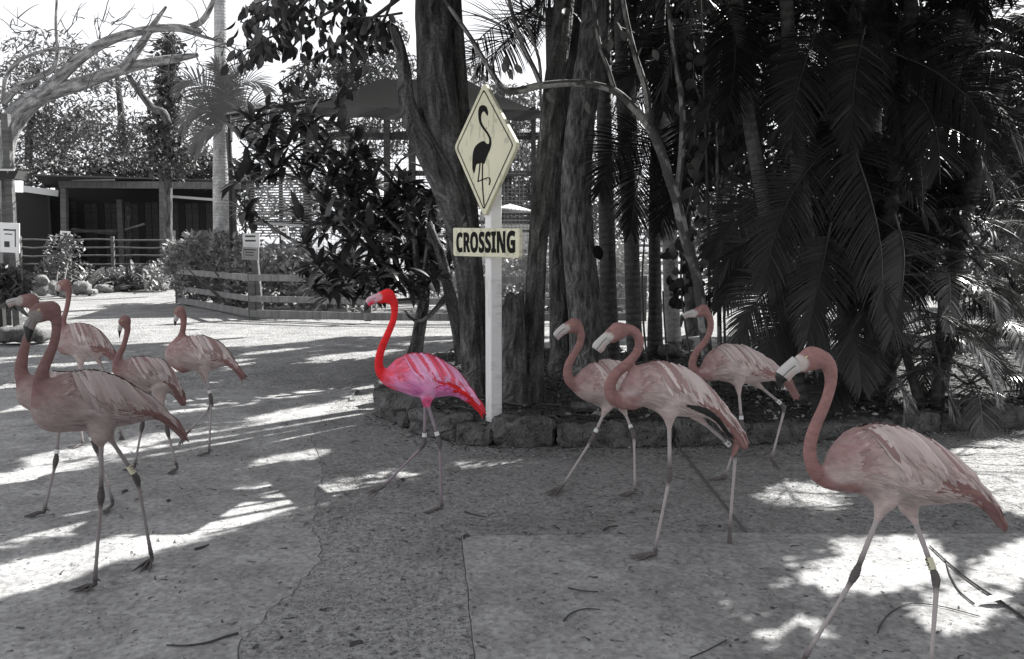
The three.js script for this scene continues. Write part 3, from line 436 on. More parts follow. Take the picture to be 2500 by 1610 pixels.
{
  const rev = a => a.slice().reverse(), pave = new THREE.Group(); pave.name = 'pavement'; pave.userData.kind = 'structure'; scene.add(pave);
  const jb = wobble(GP(ZP, [[1240, 40], [1110, 200], [1085, 275], [1130, 350], [1150, 470], [1130, 600], [1112, 700], [1075, 760]]), .035, .035, 1);
  const jb2 = wobble(GP(ZP, [[1075, 760], [1150, 850], [1160, 920], [1090, 1050], [870, 1250], [760, 1370], [690, 1450], [670, 1560], [640, 1750]]), .04, .03, 2);
  const crack = wobble([[-9, 4.45], ...GP(ZP, [[0, 835], [180, 820], [360, 803], [680, 775], [1000, 745], [1075, 760]])], .02, .04, 3);
  const corner = GP(ZR, [[205, 420]])[0], jr = wobble(GP(ZR, [[205, 420], [210, 500], [240, 750], [255, 900], [275, 1100], [290, 1223], [315, 1500]]), .006, .1, 4);
  const diagB = GP(ZG, [[1180, 1315]])[0], diagT = GP(ZG, [[815, 855]])[0], diagT2 = [diagT[0] - .12, 7.6];
  const jt = wobble([corner, diagB], .006, .1, 5), jt2 = wobble([diagB, ...GP(ZR, [[2392, 405], [3000, 405]]), [9, diagB[1]]], .006, .1, 6);
  const topL = [[-1.72, 9.02]], hosta = jb[0];
  const slabs = [
    [[...crack, ...jb2.slice(1), [jb2[jb2.length - 1][0], .8], [-9, .8]], MG.conc, 0],
    [[[-9, 9.02], [jb[0][0] + .1, 9.02], ...jb, ...rev(crack).slice(1)], MG.conc, 1.7],
    [[...jb, ...jb2.slice(1), [jb2[jb2.length - 1][0], .8], [jr[jr.length - 1][0], .8], ...rev(jr), ...jt.slice(1), diagT, diagT2, [jb[0][0] + .1, 7.9], [jb[0][0] + .1, 9.0]], MG.rough, .4],
    [[...rev(jr), ...jt.slice(1), ...jt2.slice(1), [9, .8], [jr[jr.length - 1][0], .8]], MG.conc, 2.9],
    [[...jt2, [9, 7.6], diagT2, diagT], MG.rough, 3.3]];
  const inset = (poly, d) => { const n = poly.length; let A = 0; for (let i = 0; i < n; i++) { const p = poly[i], q = poly[(i + 1) % n]; A += p[0] * q[1] - q[0] * p[1]; } const s = A > 0 ? 1 : -1; return poly.map((p, i) => { const a = poly[(i + n - 1) % n], b = poly[(i + 1) % n]; let dx = b[0] - a[0], dy = b[1] - a[1]; const l = Math.hypot(dx, dy) || 1; return [p[0] - s * dy / l * d, p[1] + s * dx / l * d]; }); };
  for (const [poly, m, off] of slabs) {
    const s = new THREE.Shape(inset(poly, .005).map(p => new THREE.Vector2(...p)));
    const g = new THREE.ExtrudeGeometry(s, { depth: .05, bevelEnabled: true, bevelSize: .004, bevelThickness: .004, bevelSegments: 1 });
    g.translate(0, 0, -.054); const u = g.attributes.uv; for (let i = 0; i < u.count; i++) u.setXY(i, u.getX(i) + off, u.getY(i) + off * 1.3); g.rotateX(-PI / 2);
    part('concrete_slab', g, m, pave);
  }
  const dx = diagB[0] - diagT[0], dy = diagB[1] - diagT[1], dl = Math.hypot(dx, dy);
  part('joint_strip', place(boxG(.022, dl, .012, .002).rotateX(-PI / 2), v3((diagB[0] + diagT[0]) / 2, .001, -(diagB[1] + diagT[1]) / 2), [0, Math.atan2(-dx, dy) , 0]), mat(.1, .9), pave);
}
// ---- bed with stone kerb
const [stoneC, stoneB] = speckle(512, (u, v) => { const g = fbm(u, v, 40, 40, 4, 51), c = fbm(u, v, 5, 5, 5, 52); return [.11 * (.5 + g) * (.5 + c), g * .6 + c * .4]; }, [[900, 1, 4, .09, .1], [900, 1, 5, -.07, -.3, 2]], 9);
MG.stone = mat(1, .92, { map: set(stoneC, 2), bumpMap: set(stoneB, 2), bumpScale: .02 });
MG.paleStone = mat(1.6, .92, { map: set(stoneC, 1.2), bumpMap: set(stoneB, 1.2), bumpScale: .03 });
function rock(w, h, d, seed, sq = 5, amp = .1, n = 9) {       // rough-hewn stone, base at y = 0
  const g = new THREE.BoxGeometry(1, 1, 1, n, n - 2, n - 2), p = g.attributes.position, s = Math.min(w, h, d);
  for (let i = 0; i < p.count; i++) {
    let x = p.getX(i) * 2, y = p.getY(i) * 2, z = p.getZ(i) * 2; const l = (Math.abs(x) ** sq + Math.abs(y) ** sq + Math.abs(z) ** sq) ** (1 / sq), m = Math.max(Math.abs(x), Math.abs(y), Math.abs(z)) / l; x *= m; y *= m; z *= m;
    const X = x * w / 2, Y = y * h / 2, Z = z * d / 2, k = amp * s, q = 2.2 / s; const nx = f3(X * q + seed * 3.1, Y * q, Z * q), ny = f3(X * q, Y * q + seed * 5.3, Z * q), nz = f3(X * q, Y * q, Z * q + seed * 7.7);
    p.setXYZ(i, X + k * nx, Math.max(-.02, Y + h / 2 + k * ny), Z + k * nz);
  }
  const m = mergeVertices(strip(g).deleteAttribute('normal') && g, 1e-4); const q = m.attributes.position, u = m.attributes.uv; m.computeVertexNormals();
  for (let i = 0; i < q.count; i++) u.setXY(i, q.getX(i) + seed, q.getY(i) + q.getZ(i));
  return toCreasedNormals(m, .7);
}
const SOIL = .13;
const KERB = [[866, 952, 972, 1006, 922], [946, 1057, 1008, 1037, 968], [1060, 1147, 1040, 1045, 990], [1150, 1300, 1046, 1047, 988], [1302, 1573, 1047, 1046, 989], [1577, 1742, 1046, 1042, 986], [1745, 1900, 1041, 1033, 988], [1903, 2097, 1033, 1018, 985], [2101, 2203, 1016, 1010, 967], [2208, 2287, 1010, 1006, 963], [2292, 2402, 1006, 1000, 954], [2408, 2530, 1000, 996, 956], [2536, 2660, 996, 994, 955]];
{
  const k = new THREE.Group(); k.name = 'bed_kerb'; scene.add(k); tag(k, 'low kerb of rough grey stones round the planting bed', 'kerb');
  KERB.forEach(([x0, x1, y0, y1, yt], i) => {
    const a = gndD(x0, y0), b = gndD(x1, y1), m = a.clone().add(b).multiplyScalar(.5), w = a.distanceTo(b) * .985, Z = -m.z, h = ((y0 + y1) / 2 - yt) / 1950 * Z * 1.02, dp = .24 + .05 * Math.sin(i * 3);
    const dir = b.clone().sub(a).normalize(), back = v3(dir.z, 0, -dir.x), s = part('stone', rock(w, h * (1 + .12 * Math.sin(i * 2.7)), dp, i + 1, 8, .3, Math.round(clamp(w * 16, 8, 22))), MG.stone, k);
    s.position.copy(m.addScaledVector(back, dp * .5)).setY(-.01); s.rotation.y = Math.atan2(-dir.z, dir.x);
  });
  for (const [i, [x, y, w]] of [[905, 935, 62], [950, 905, 70], [1000, 880, 66], [1040, 862, 60]].entries()) { const p = gndD(x, y), s = part('stone', rock(w * -p.z / 1950, .2, .2, i + 31, 5, .2), MG.stone, k); s.position.copy(p); s.rotation.y = .5; }
}
const bedFront = x => { for (const [x0, x1, y0, y1] of KERB) { const a = gndD(x0, y0), b = gndD(x1, y1); if (x >= a.x - .03 && x <= b.x + .03) return mix(-a.z, -b.z, clamp((x - a.x) / (b.x - a.x))); } return x < -1 ? 99 : 6.9; };
const bedLeft = Z => mix(gndD(870, 970).x, -.9, clamp((Z - 7.5) / 4)), inBed = (x, Z) => x > bedLeft(Z) + .08 && Z > bedFront(x) + .12 && Z < 11.4 + .3 * Math.sin(x * 2);
struct('planting_bed', (() => { const g = new THREE.PlaneGeometry(11, 5.4, 120, 60).rotateX(-PI / 2).translate(3.6, 0, -8.95), p = g.attributes.position, u = g.attributes.uv; for (let i = 0; i < p.count; i++) { const x = p.getX(i), z = p.getZ(i); p.setY(i, inBed(x, -z) ? SOIL + .035 * f3(x * 2.3, 1, z * 2.3) + .02 * f3(x * 7, 3, z * 7) : -.12); u.setXY(i, x, z); } g.computeVertexNormals(); return g; })(), MG.mulch);
// ---- loose leaves, twigs and grit
{
  const r = rng(21), flake = (() => { const P = [], I = []; for (let i = 0; i <= 3; i++) { const k = i / 3, w = .5 * Math.sin(.15 + k * 2.75); P.push(-w * .5, .12 * Math.sin(k * 3), k - .5, 0, .05 * Math.sin(k * 3) - .03, k - .5, w * .5, .14 * Math.sin(k * 3), k - .5); } for (let i = 0; i < 3; i++) for (let e = 0; e < 2; e++) { const a = i * 3 + e; I.push(a, a + 1, a + 3, a + 1, a + 4, a + 3); } return geoFrom(P, I); })();
  const twig = tube([v3(0, 0, -.5), v3(.015, .01, -.2), v3(-.012, .015, .15), v3(.02, 0, .5)], t => .012 * (1.2 - t), 4);
  const fm = [], fc = [], tm = [], tc = [], E = (y, a, b) => new THREE.Quaternion().setFromEuler(new THREE.Euler(a, y, b));
  const add = (x, y, Z, s, g, tilt = .3) => { fm.push(M4().compose(v3(x, y, -Z), E(r() * 6.3, (r() - .5) * tilt, (r() - .5) * tilt), v3(s, s, s))); fc.push(grey(g)); };
  for (let i = 0; i < 9000; i++) { const Z = 2.2 + 9 * r() ** 1.3, x = (r() * 2 - 1) * (.68 * Z + .5); if (inBed(x, Z)) continue; add(x, .003, Z, .004 + .014 * r() ** 3, r() < .6 ? .05 + .06 * r() : .35 + .2 * r()); }
  for (let i = 0; i < 260; i++) { const Z = 2.2 + 8 * r() ** 1.2, x = (r() * 2 - 1) * (.68 * Z + .5); if (inBed(x, Z)) continue; tm.push(M4().compose(v3(x, .004, -Z), E(r() * 6.3, 0, 0), v3(.28, .28, .02 + .07 * r() ** 2))); tc.push(grey(.04 + .05 * r())); }
  for (let i = 0; i < 2600; i++) { const x = -1.7 + 6.5 * r(), Z = bedFront(x) - .01 - .35 * r() ** 2.2; if (Z < 3 || Z > 9) continue; add(x, .004, Z, .008 + .022 * r() ** 2, r() < .7 ? .03 + .06 * r() : .3 + .2 * r(), .8); }
  stuff('leaf_crumbs', flake, MG.litter, fm, null, 'small leaf crumbs and grit scattered over the concrete pavement', 'litter', fc);
  stuff('twig_litter', twig, MG.litter, tm, null, 'thin short dark twigs scattered over the concrete pavement', 'twigs', tc);
  const bm = [], bc = [], sm = [], sc = [];
  for (let i = 0; i < 15000; i++) { const Z = 6.6 + 4.8 * r(), x = -1.6 + 9 * r(); if (!inBed(x, Z)) continue; const s = .012 + .05 * r() ** 2; bm.push(M4().compose(v3(x, SOIL + .02 + .03 * r(), -Z), E(r() * 6.3, (r() - .5) * 1.6, (r() - .5) * 1.6), v3(s, s, s))); bc.push(grey(x > 2.1 && r() < .5 ? .25 + .25 * r() : r() < .82 ? .015 + .05 * r() : .12 + .2 * r())); }  // leaves towards the right end paler: sunlight put into their colour
  for (let i = 0; i < 900; i++) { const Z = 6.6 + 4.8 * r(), x = -1.6 + 9 * r(); if (!inBed(x, Z)) continue; sm.push(M4().compose(v3(x, SOIL + .04, -Z), E(r() * 6.3, (r() - .5) * .6, 0), v3(1, 1, .08 + .35 * r() ** 2))); sc.push(grey(.03 + .12 * r() * r())); }
  stuff('leaf_litter', flake, MG.litter, bm, null, 'dry fallen leaves covering the soil of the planting bed', 'leaf litter', bc);
  stuff('bed_twigs', twig, MG.litter, sm, null, 'dead twigs and stalks lying in the planting bed', 'twigs', sc);
}
// ================================================================ TREES OF THE GROVE
const barkT = tex(512, 512, (u, v) => { const r = fbm(u + .06 * fbm(u, v, 3, 6, 3, 61), v, 22, 5, 5, 62), g = fbm(u, v, 40, 60, 3, 63), p = fbm(u, v, 5, 5, 4, 64); return .16 * (.08 + 1.5 * r * r * 1.3) * (.6 + .8 * g) * (.5 + p); }, { srgb: true });
const barkB = tex(512, 512, (u, v) => .75 * fbm(u + .06 * fbm(u, v, 3, 6, 3, 61), v, 22, 5, 5, 62) + .25 * fbm(u, v, 40, 60, 3, 63));
const palmT = tex(512, 512, (u, v) => { const ring = .5 + .5 * Math.sin((v + .01 * fbm(u, v, 6, 6, 3, 65)) * 2 * PI * 12), g = fbm(u, v, 30, 60, 4, 66), p = fbm(u, v, 5, 4, 5, 67); return .2 * (.85 + .15 * ring) * (.5 + g) * (.45 + 1.1 * p); }, { srgb: true });
const palmB = tex(512, 512, (u, v) => .55 * (.5 + .5 * Math.sin((v + .01 * fbm(u, v, 6, 6, 3, 65)) * 2 * PI * 12)) + .45 * fbm(u, v, 30, 60, 4, 66));
const lichT = tex(256, 256, (u, v) => { const p = sstep(.45, .62, fbm(u, v, 7, 7, 4, 68)), g = fbm(u, v, 30, 40, 3, 69); return mix(.07, .27, p) * (.6 + .8 * g); }, { srgb: true });
const MT = {
  bark: mat(.8, .92, { map: barkT, bumpMap: barkB, bumpScale: .06 }), palm: mat(.55, .9, { map: palmT, bumpMap: palmB, bumpScale: .02 }), royal: mat(2.1, .85, { map: palmT, bumpMap: palmB, bumpScale: .006 }),
  t4: mat(1.5, .92, { map: (() => { const t = barkT.clone(); t.repeat.set(2, 2); t.needsUpdate = true; return t; })(), bumpMap: (() => { const t = barkB.clone(); t.repeat.set(2, 2); t.needsUpdate = true; return t; })(), bumpScale: .03 }), grey: mat(2.4, .9, { map: barkT, bumpMap: barkB, bumpScale: .02 }), lichen: mat(1, .9, { map: lichT, bumpMap: lichT, bumpScale: .006 }), vine: mat(.09, .9),
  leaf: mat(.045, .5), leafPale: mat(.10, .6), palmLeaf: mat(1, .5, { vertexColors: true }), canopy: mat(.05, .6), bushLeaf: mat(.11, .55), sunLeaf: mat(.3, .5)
};
const thin = (c, r, t) => new THREE.MeshPhysicalMaterial({ color: grey(c), roughness: r, transmission: t, thickness: 0, side: THREE.DoubleSide, ior: 1.2 });
function stem(list, Z, { seg = 16, amp = 0, dz = 0, freq = 3, lf = 1.4, rings = 0 } = {}) {     // list of [x, y, width] read from the photograph, at depth Z
  const P = list.map((p, i) => { const q = atD(p[0], p[1], Z + dz * i / (list.length - 1)); return q; }), R = list.map(p => p[2] * Z / 1950 / 2);
  let len = 0; for (let i = 1; i < P.length; i++) len += P[i].distanceTo(P[i - 1]);
  const n = Math.max(6, Math.round(len / (amp ? .07 : .12))), C = new THREE.CatmullRomCurve3(P, false, 'centripetal'), pts = []; for (let i = 0; i <= n; i++) pts.push(C.getPoint(i / n));
  const s = list[0][0] + list[0][1];
  return tube(pts, t => { const x = t * (R.length - 1), i = Math.min(R.length - 2, Math.floor(x)); return mix(R[i], R[i + 1], x - i); }, seg, { bump: amp || rings ? (t, a, L) => amp * (Math.abs(n3(Math.cos(a) * freq + s, Math.sin(a) * freq, L * lf)) * -1.6 + f3(Math.cos(a) * freq * 2, Math.sin(a) * freq * 2 + s, L * lf * 3) * .5) + rings * Math.max(0, Math.sin(L * 75)) : null });
}
function leafG(len, wid, n = 4, fold = .25, droop = .3, pet = .06) {     // pointed leaf along +z from its foot, folded at the midrib
  const P = [], U = [], I = []; let y = 0, z = 0;
  for (let i = 0; i <= n; i++) { const k = i / n, w = wid / 2 * (k < .05 ? pet : Math.sin(Math.PI * Math.min(1, .08 + k * .92)) ** .8), an = .15 - droop * k * 1.6; if (i) { y += Math.sin(an) * len / n; z += Math.cos(an) * len / n; } for (const e of [-1, 0, 1]) { P.push(e * w, y + (e ? fold * w : 0), z); U.push(e * w, k * len); } }
  for (let i = 0; i < n; i++) for (let e = 0; e < 2; e++) { const a = i * 3 + e; I.push(a, a + 3, a + 1, a + 1, a + 3, a + 4); }
  return geoFrom(P, I, U);
}
const toward = (p, d, s, roll = 0) => { const z = d.clone().normalize(), x = v3(0, 1, 0).cross(z); if (x.lengthSq() < 1e-4) x.set(1, 0, 0); x.normalize(); const y = v3().crossVectors(z, x); const m = M4().makeBasis(x, y, z).multiply(M4().makeRotationZ(roll)).scale(v3(s, s, s)); return m.setPosition(p); };
function leaves(list, geos, m, parent, most = 300, name = 'leaf') {     // the nearest as parts of their own, the rest as one part
  const near = list.map((x, i) => [x, i]).sort((a, b) => b[0].show - a[0].show), sing = near.slice(0, most), rest = near.slice(most);
  for (const [x, i] of sing) { const o = part(name, geos[i % geos.length], m, parent); o.applyMatrix4(M4().copy(parent.matrixWorld).invert().multiply(x.m)); }
  if (rest.length) { const inv = M4().copy(parent.matrixWorld).invert(); stuff('foliage', geos[0], m, rest.map(([x]) => M4().multiplyMatrices(inv, x.m)), parent); }
}
const showing = (p, s) => { const q = pix(p); return q[0] > -60 && q[0] < 2560 && q[1] > -60 && q[1] < 1600 ? s / q[2] : 0; };

function tree(name, label, cat, foot, group) { return thing(name, label, cat, foot, 0, group); }
const toLocal = (g, o) => { g.applyMatrix4(M4().copy(o.matrixWorld).invert()); return g; };
const limb = (o, name, list, Z, m, opt) => part(name, toLocal(stem(list, Z, opt), o), m, o);
// T1, the forked tree behind the sign
const t1 = tree('broadleaf_tree', 'thick forked tree with furrowed bark directly behind the sign post', 'tree', atD(1112, 945, 7.75).setY(SOIL - .03));
limb(t1, 'trunk', [[1114, 950, 92], [1112, 925, 66], [1103, 800, 56], [1096, 690, 56], [1084, 590, 62], [1062, 470, 80], [1038, 350, 100], [1022, 230, 96], [1014, 110, 84], [1010, -80, 78]], 7.7, MT.bark, { amp: .03, freq: 4.5, seg: 56 });
limb(t1, 'limb', [[1122, 948, 70], [1118, 860, 52], [1112, 700, 46], [1096, 500, 44], [1082, 340, 42], [1070, 200, 44], [1062, 80, 44], [1052, -90, 40]], 7.85, MT.bark, { amp: .015, freq: 3, seg: 28 });
limb(t1, 'limb', [[1075, 560, 46], [1040, 440, 64], [1000, 355, 64], [966, 285, 50], [948, 230, 40], [944, 160, 30], [930, 100, 26], [918, 62, 20]], 7.55, MT.bark, { amp: .014, freq: 3, seg: 26 });
limb(t1, 'limb', [[1014, -40, 60], [960, -260, 50], [860, -520, 40], [760, -700, 30]], 7.7, MT.bark, { dz: 2 });
const t2 = tree('broadleaf_tree', 'slender furrowed trunk just right of the sign, leaning slightly right', 'tree', atD(1240, 950, 7.6).setY(SOIL - .03));
limb(t2, 'trunk', [[1236, 955, 104], [1238, 925, 72], [1243, 850, 54], [1249, 700, 46], [1257, 560, 48], [1267, 450, 48], [1280, 330, 47], [1292, 200, 47], [1309, 90, 46], [1324, -90, 46]], 7.6, MT.bark, { amp: .02, freq: 4, seg: 40 });
limb(t2, 'limb', [[1318, -60, 40], [1400, -300, 36], [1560, -560, 28], [1700, -700, 20]], 7.6, MT.bark, { dz: 2.5 });
const t3 = tree('broadleaf_tree', 'dark trunk between the slender trunk and the ringed palm trunk', 'tree', atD(1310, 880, 9.2).setY(SOIL - .03));
limb(t3, 'trunk', [[1312, 885, 80], [1311, 830, 56], [1308, 700, 46], [1303, 560, 42], [1302, 430, 42], [1312, 280, 46], [1326, 130, 50], [1338, -90, 52]], 9.2, MT.bark, { amp: .02, freq: 3, seg: 28 });
// ringed palms
function palmTrunk(label, list, Z, amp = .006, m = MT.palm) { const o = tree('palm_tree', label, 'palm', atD(list[0][0], list[0][1], Z).setY(SOIL - .03)); limb(o, 'trunk', list, Z, m, { amp, freq: 4, lf: m === MT.t4 ? 2.5 : 5, seg: 30, rings: .0015 }); return o; }
const p4 = palmTrunk('thickest ringed palm trunk in the grove, with a dark hole in its side', [[1378, 880, 130], [1375, 845, 98], [1368, 740, 84], [1353, 600, 76], [1346, 480, 73], [1350, 350, 70], [1365, 220, 66], [1381, 100, 60], [1398, -120, 54]], 9.0, .02, MT.t4);
{ const h = atD(1397, 590, 8.86); part('hollow', toLocal(place(new THREE.IcosahedronGeometry(.06, 2), h, [0, 0, .3], v3(.9, 1.3, .45)), p4), mat(.006, 1), p4); }
const p5 = palmTrunk('smooth dark palm trunk right of the thick ringed one', [[1428, 860, 62], [1426, 835, 46], [1421, 700, 40], [1418, 560, 38], [1414, 430, 36], [1411, 280, 34], [1410, 100, 34], [1408, -120, 32]], 10);
const p6 = palmTrunk('grey slim palm trunk, left one of the pair beyond the looping-necked flamingo', [[1486, 835, 44], [1482, 800, 38], [1478, 680, 36], [1474, 560, 36], [1464, 420, 34], [1458, 280, 34], [1452, 100, 32], [1448, -120, 30]], 10.6);
const p7 = palmTrunk('slim dark palm trunk, right one of the pair beyond the looping-necked flamingo', [[1532, 835, 50], [1530, 805, 38], [1530, 690, 30], [1529, 590, 28], [1530, 420, 27], [1534, 280, 26], [1540, 100, 24], [1548, -120, 22]], 10.8);
const p8 = palmTrunk('pale palm trunk half hidden by fronds left of the palm clump', [[1572, 800, 40], [1568, 700, 36], [1563, 540, 36], [1556, 420, 34], [1550, 300, 32], [1545, 100, 30]], 11.2); p8.children[0].material = MT.royal;
// broken stump
{
  const o = tree('tree_stump', 'broken rotting stump with a ragged top against the right of the sign post', 'stump', atD(1196, 945, 7.4).setY(SOIL - .03));
  const Z = 7.4, g = stem([[1200, 952, 96], [1199, 920, 74], [1198, 800, 62], [1197, 720, 58], [1197, 700, 56], [1198, 690, 50]], Z, { amp: .028, freq: 2.6, lf: 2.4, seg: 44 }), p = g.attributes.position, top = atD(1197, 715, Z).y;
  for (let i = 0; i < p.count; i++) if (p.getY(i) > top) { const a = Math.atan2(p.getZ(i) + Z, p.getX(i)); p.setY(i, top + (p.getY(i) - top) * .3 + .16 * Math.max(-.3, f3(p.getX(i) * 14, 2, p.getZ(i) * 14) + .2)); } g.computeVertexNormals();
  part('trunk', toLocal(g, o), MT.bark, o);
}
// slim tree whose bough arches over the sign
const bough = tree('slim_tree', 'slim mottled tree whose bough arches left above the sign', 'tree', atD(1655, 895, 8.1).setY(SOIL - .03));
limb(bough, 'trunk', [[1656, 900, 34], [1652, 840, 27], [1641, 740, 26], [1626, 640, 25], [1601, 560, 25], [1580, 468, 24], [1564, 420, 23], [1544, 355, 23], [1519, 300, 22], [1486, 258, 20], [1441, 216, 18], [1406, 202, 17], [1341, 194, 17], [1260, 200, 17], [1202, 213, 17], [1176, 207, 14], [1147, 168, 12], [1105, 97, 11], [1044, 6, 10], [1020, -40, 9]], 7.3, MT.lichen, { amp: .004, freq: 2, seg: 12 });
for (const b of [[[1264, 200, 13], [1247, 160, 11], [1221, 107, 10], [1200, 45, 9], [1180, -40, 8]], [[1263, 192, 8], [1260, 145, 7], [1245, 95, 6], [1228, 48, 6], [1205, -40, 5]], [[1436, 214, 12], [1420, 160, 9], [1402, 113, 9], [1390, 40, 8], [1382, -40, 7]], [[1516, 290, 16], [1510, 216, 15], [1486, 139, 13], [1467, 65, 12], [1448, -40, 10]], [[1262, 200, 6], [1264, 260, 5], [1262, 330, 4]], [[1147, 168, 5], [1160, 120, 4], [1185, 90, 2]], [[1402, 113, 4], [1430, 70, 3], [1450, 30, 2]]]) limb(bough, 'branch', b, 7.3, MT.lichen, { seg: 8 });
{ const r = rng(31), g = [leafG(.11, .06, 4, .2, .2), leafG(.13, .065, 4, .15, .5)], L = []; for (const [x, y] of [[1380, 170], [1422, 60], [1440, 50], [1405, 40], [1395, 60], [1450, 70], [1340, 30], [1335, 22], [1290, 205], [1275, 215], [1500, 110], [1540, 130], [1525, 115], [1180, 130], [1190, 160], [1170, 150], [1200, 150], [1430, 90], [1415, 95], [1370, 235]]) { const p = atD(x, y, 7.3); L.push({ m: toward(p, v3(r() - .5, -.9 * r(), (r() - .5) * .6), 1, r() * 6), show: 1 }); } leaves(L, g, MT.leafPale, bough); }
// thin straight stems beside the palm clump
for (const [i, [list, lab]] of [[[[1658, 880, 8], [1657, 760, 7], [1656, 620, 7], [1652, 456, 7], [1648, 300, 6], [1640, 100, 5], [1634, -40, 5]], 'thin bare stem left of its thicker neighbour beside the palm clump'], [[[1682, 890, 12], [1680, 760, 11], [1678, 620, 10], [1676, 420, 10], [1677, 260, 9], [1682, 100, 8], [1690, -40, 8]], 'thicker straight mottled stem at the left side of the palm clump'], [[[1694, 890, 7], [1692, 760, 6], [1688, 620, 6], [1684, 520, 5], [1690, 400, 4]], 'thin stem close right of the thicker mottled stem by the palm'], [[[1592, 350, 14], [1593, 240, 14], [1580, 160, 12], [1570, 90, 11], [1554, -40, 9]], ''], [[[1512, 850, 5], [1503, 760, 5], [1500, 640, 5], [1505, 560, 4]], 'hair-thin stem standing between the pair of slim palm trunks'], [[[1560, 850, 4], [1552, 760, 4], [1548, 680, 4]], 'hair-thin bent stem right of the pair of slim palm trunks'], [[[1360, 870, 5], [1350, 800, 4], [1345, 740, 4]], '']].entries()) {
  if (!lab) { limb(bough, 'branch', i === 3 ? [[1580, 470, 18], ...list] : list, 7.35, MT.lichen, { seg: 8 }); continue; }
  const o = tree('sapling_stem', lab, 'stem', atD(list[0][0], list[0][1], 8 + i * .15).setY(SOIL - .02)); limb(o, 'stem', list, 8 + i * .15, i === 1 ? MT.lichen : MT.vine, { seg: 8 });
}
// leafy creeper with round leaves hanging by the slim tree
{ const r = rng(33), o = tree('creeper', 'creeper with round dark leaves hanging round the slim mottled tree', 'creeper', atD(1620, 880, 7.9).setY(SOIL - .02)), g = [leafG(.1, .085, 4, .15, .4), leafG(.13, .1, 4, .1, .6)], L = [];
  limb(o, 'stem', [[1622, 885, 5], [1600, 760, 5], [1590, 640, 5], [1600, 520, 4], [1630, 400, 4], [1660, 300, 4], [1620, 180, 3], [1640, 40, 3]], 7.8, MT.vine, { seg: 6 });
  for (let i = 0; i < 150; i++) { const q = r(), x = q < .5 ? mix(1560, 1650, r()) : mix(1590, 1720, r()), y = q < .5 ? mix(500, 700, r()) : mix(60, 480, r()), p = atD(x, y, 7.5 + .8 * r()); L.push({ m: toward(p, v3(r() - .5, -1, (r() - .5)), .7 + .6 * r(), r() * 6), show: showing(p, 1) }); } leaves(L, g, MT.leaf, o); }

// ---- palm fronds
// rachis: points; len: leaflet length; leaflets leave on both sides and droop
function frond(pts, len, { n = 60, wid = .018, droop = .35, seed = 1, up = v3(0, 1, 0), bare = .12, keep } = {}) {
  const r = rng(seed * 131 + 7), N = 18, C = new THREE.CatmullRomCurve3(pts), P = [], I = [], U = [], K = [], L = C.getLength(), tone = .018 + .024 * r();
  const rib = tube(C.getSpacedPoints(N), t => mix(.011, .002, t), 5, { col: () => [.03, .03, .029] });
  for (let i = 0; i < n; i++) for (const side of [-1, 1]) {
    const k = bare + (1 - bare) * (i + .35 * r()) / n, p = C.getPointAt(clamp(k)), T = C.getTangentAt(clamp(k)), X = v3().crossVectors(T, up).normalize(); if (X.lengthSq() < .1) X.set(1, 0, 0); const nn = v3().crossVectors(X, T);
    const an = mix(1.25, .35, k ** 1.4) + .12 * (r() - .5), ll = len * (k < .35 ? mix(.6, 1, k / .35) : mix(1, .4, ((k - .35) / .65) ** 1.6)) * (.88 + .2 * r());
    const d = T.clone().multiplyScalar(Math.cos(an)).addScaledVector(X, side * Math.sin(an)).addScaledVector(nn, .22 + .12 * (r() - .5)).normalize();
    if (keep && !(keep(p.clone().addScaledVector(d, ll * .25)) && keep(p.clone().addScaledVector(d, ll * .55)) && keep(p.clone().addScaledVector(d, ll * .85)))) continue;
    const W = v3().crossVectors(d, nn).normalize(), o = P.length / 3, S = 4, q = p.clone(), dd = d.clone(), dr = droop * (.7 + .6 * r()), cl = tone * (.55 + 1.1 * r() * r() + (r() < .06 ? 1.2 : 0));
    for (let s = 0; s <= S; s++) { const f = s / S, w = wid / 2 * (s === 0 ? .5 : s === S ? .08 : 1 - .5 * f); for (const e of [-1, 1]) { P.push(q.x + W.x * e * w, q.y + W.y * e * w - Math.abs(e) * 0 + (e > 0 ? .25 * w : 0), q.z + W.z * e * w); U.push(e, f); K.push(cl, cl, cl * .97); } dd.y -= dr / S * (1 + f); dd.normalize(); q.addScaledVector(dd, ll / S); }
    for (let s = 0; s < S; s++) { const a = o + s * 2; I.push(a, a + 1, a + 2, a + 1, a + 3, a + 2); }
  }
  return merge([rib, geoFrom(P, I, U, K)]);
}
const arch = (a, dir, len, sag, r) => { const p = [a.clone()], d = dir.clone().normalize(), q = a.clone(); for (let i = 0; i < 6; i++) { q.addScaledVector(d, len / 6); d.y -= sag / 6 * (1 + i * .25); d.x += (r() - .5) * .06; d.z += (r() - .5) * .06; d.normalize(); p.push(q.clone()); } return p; };
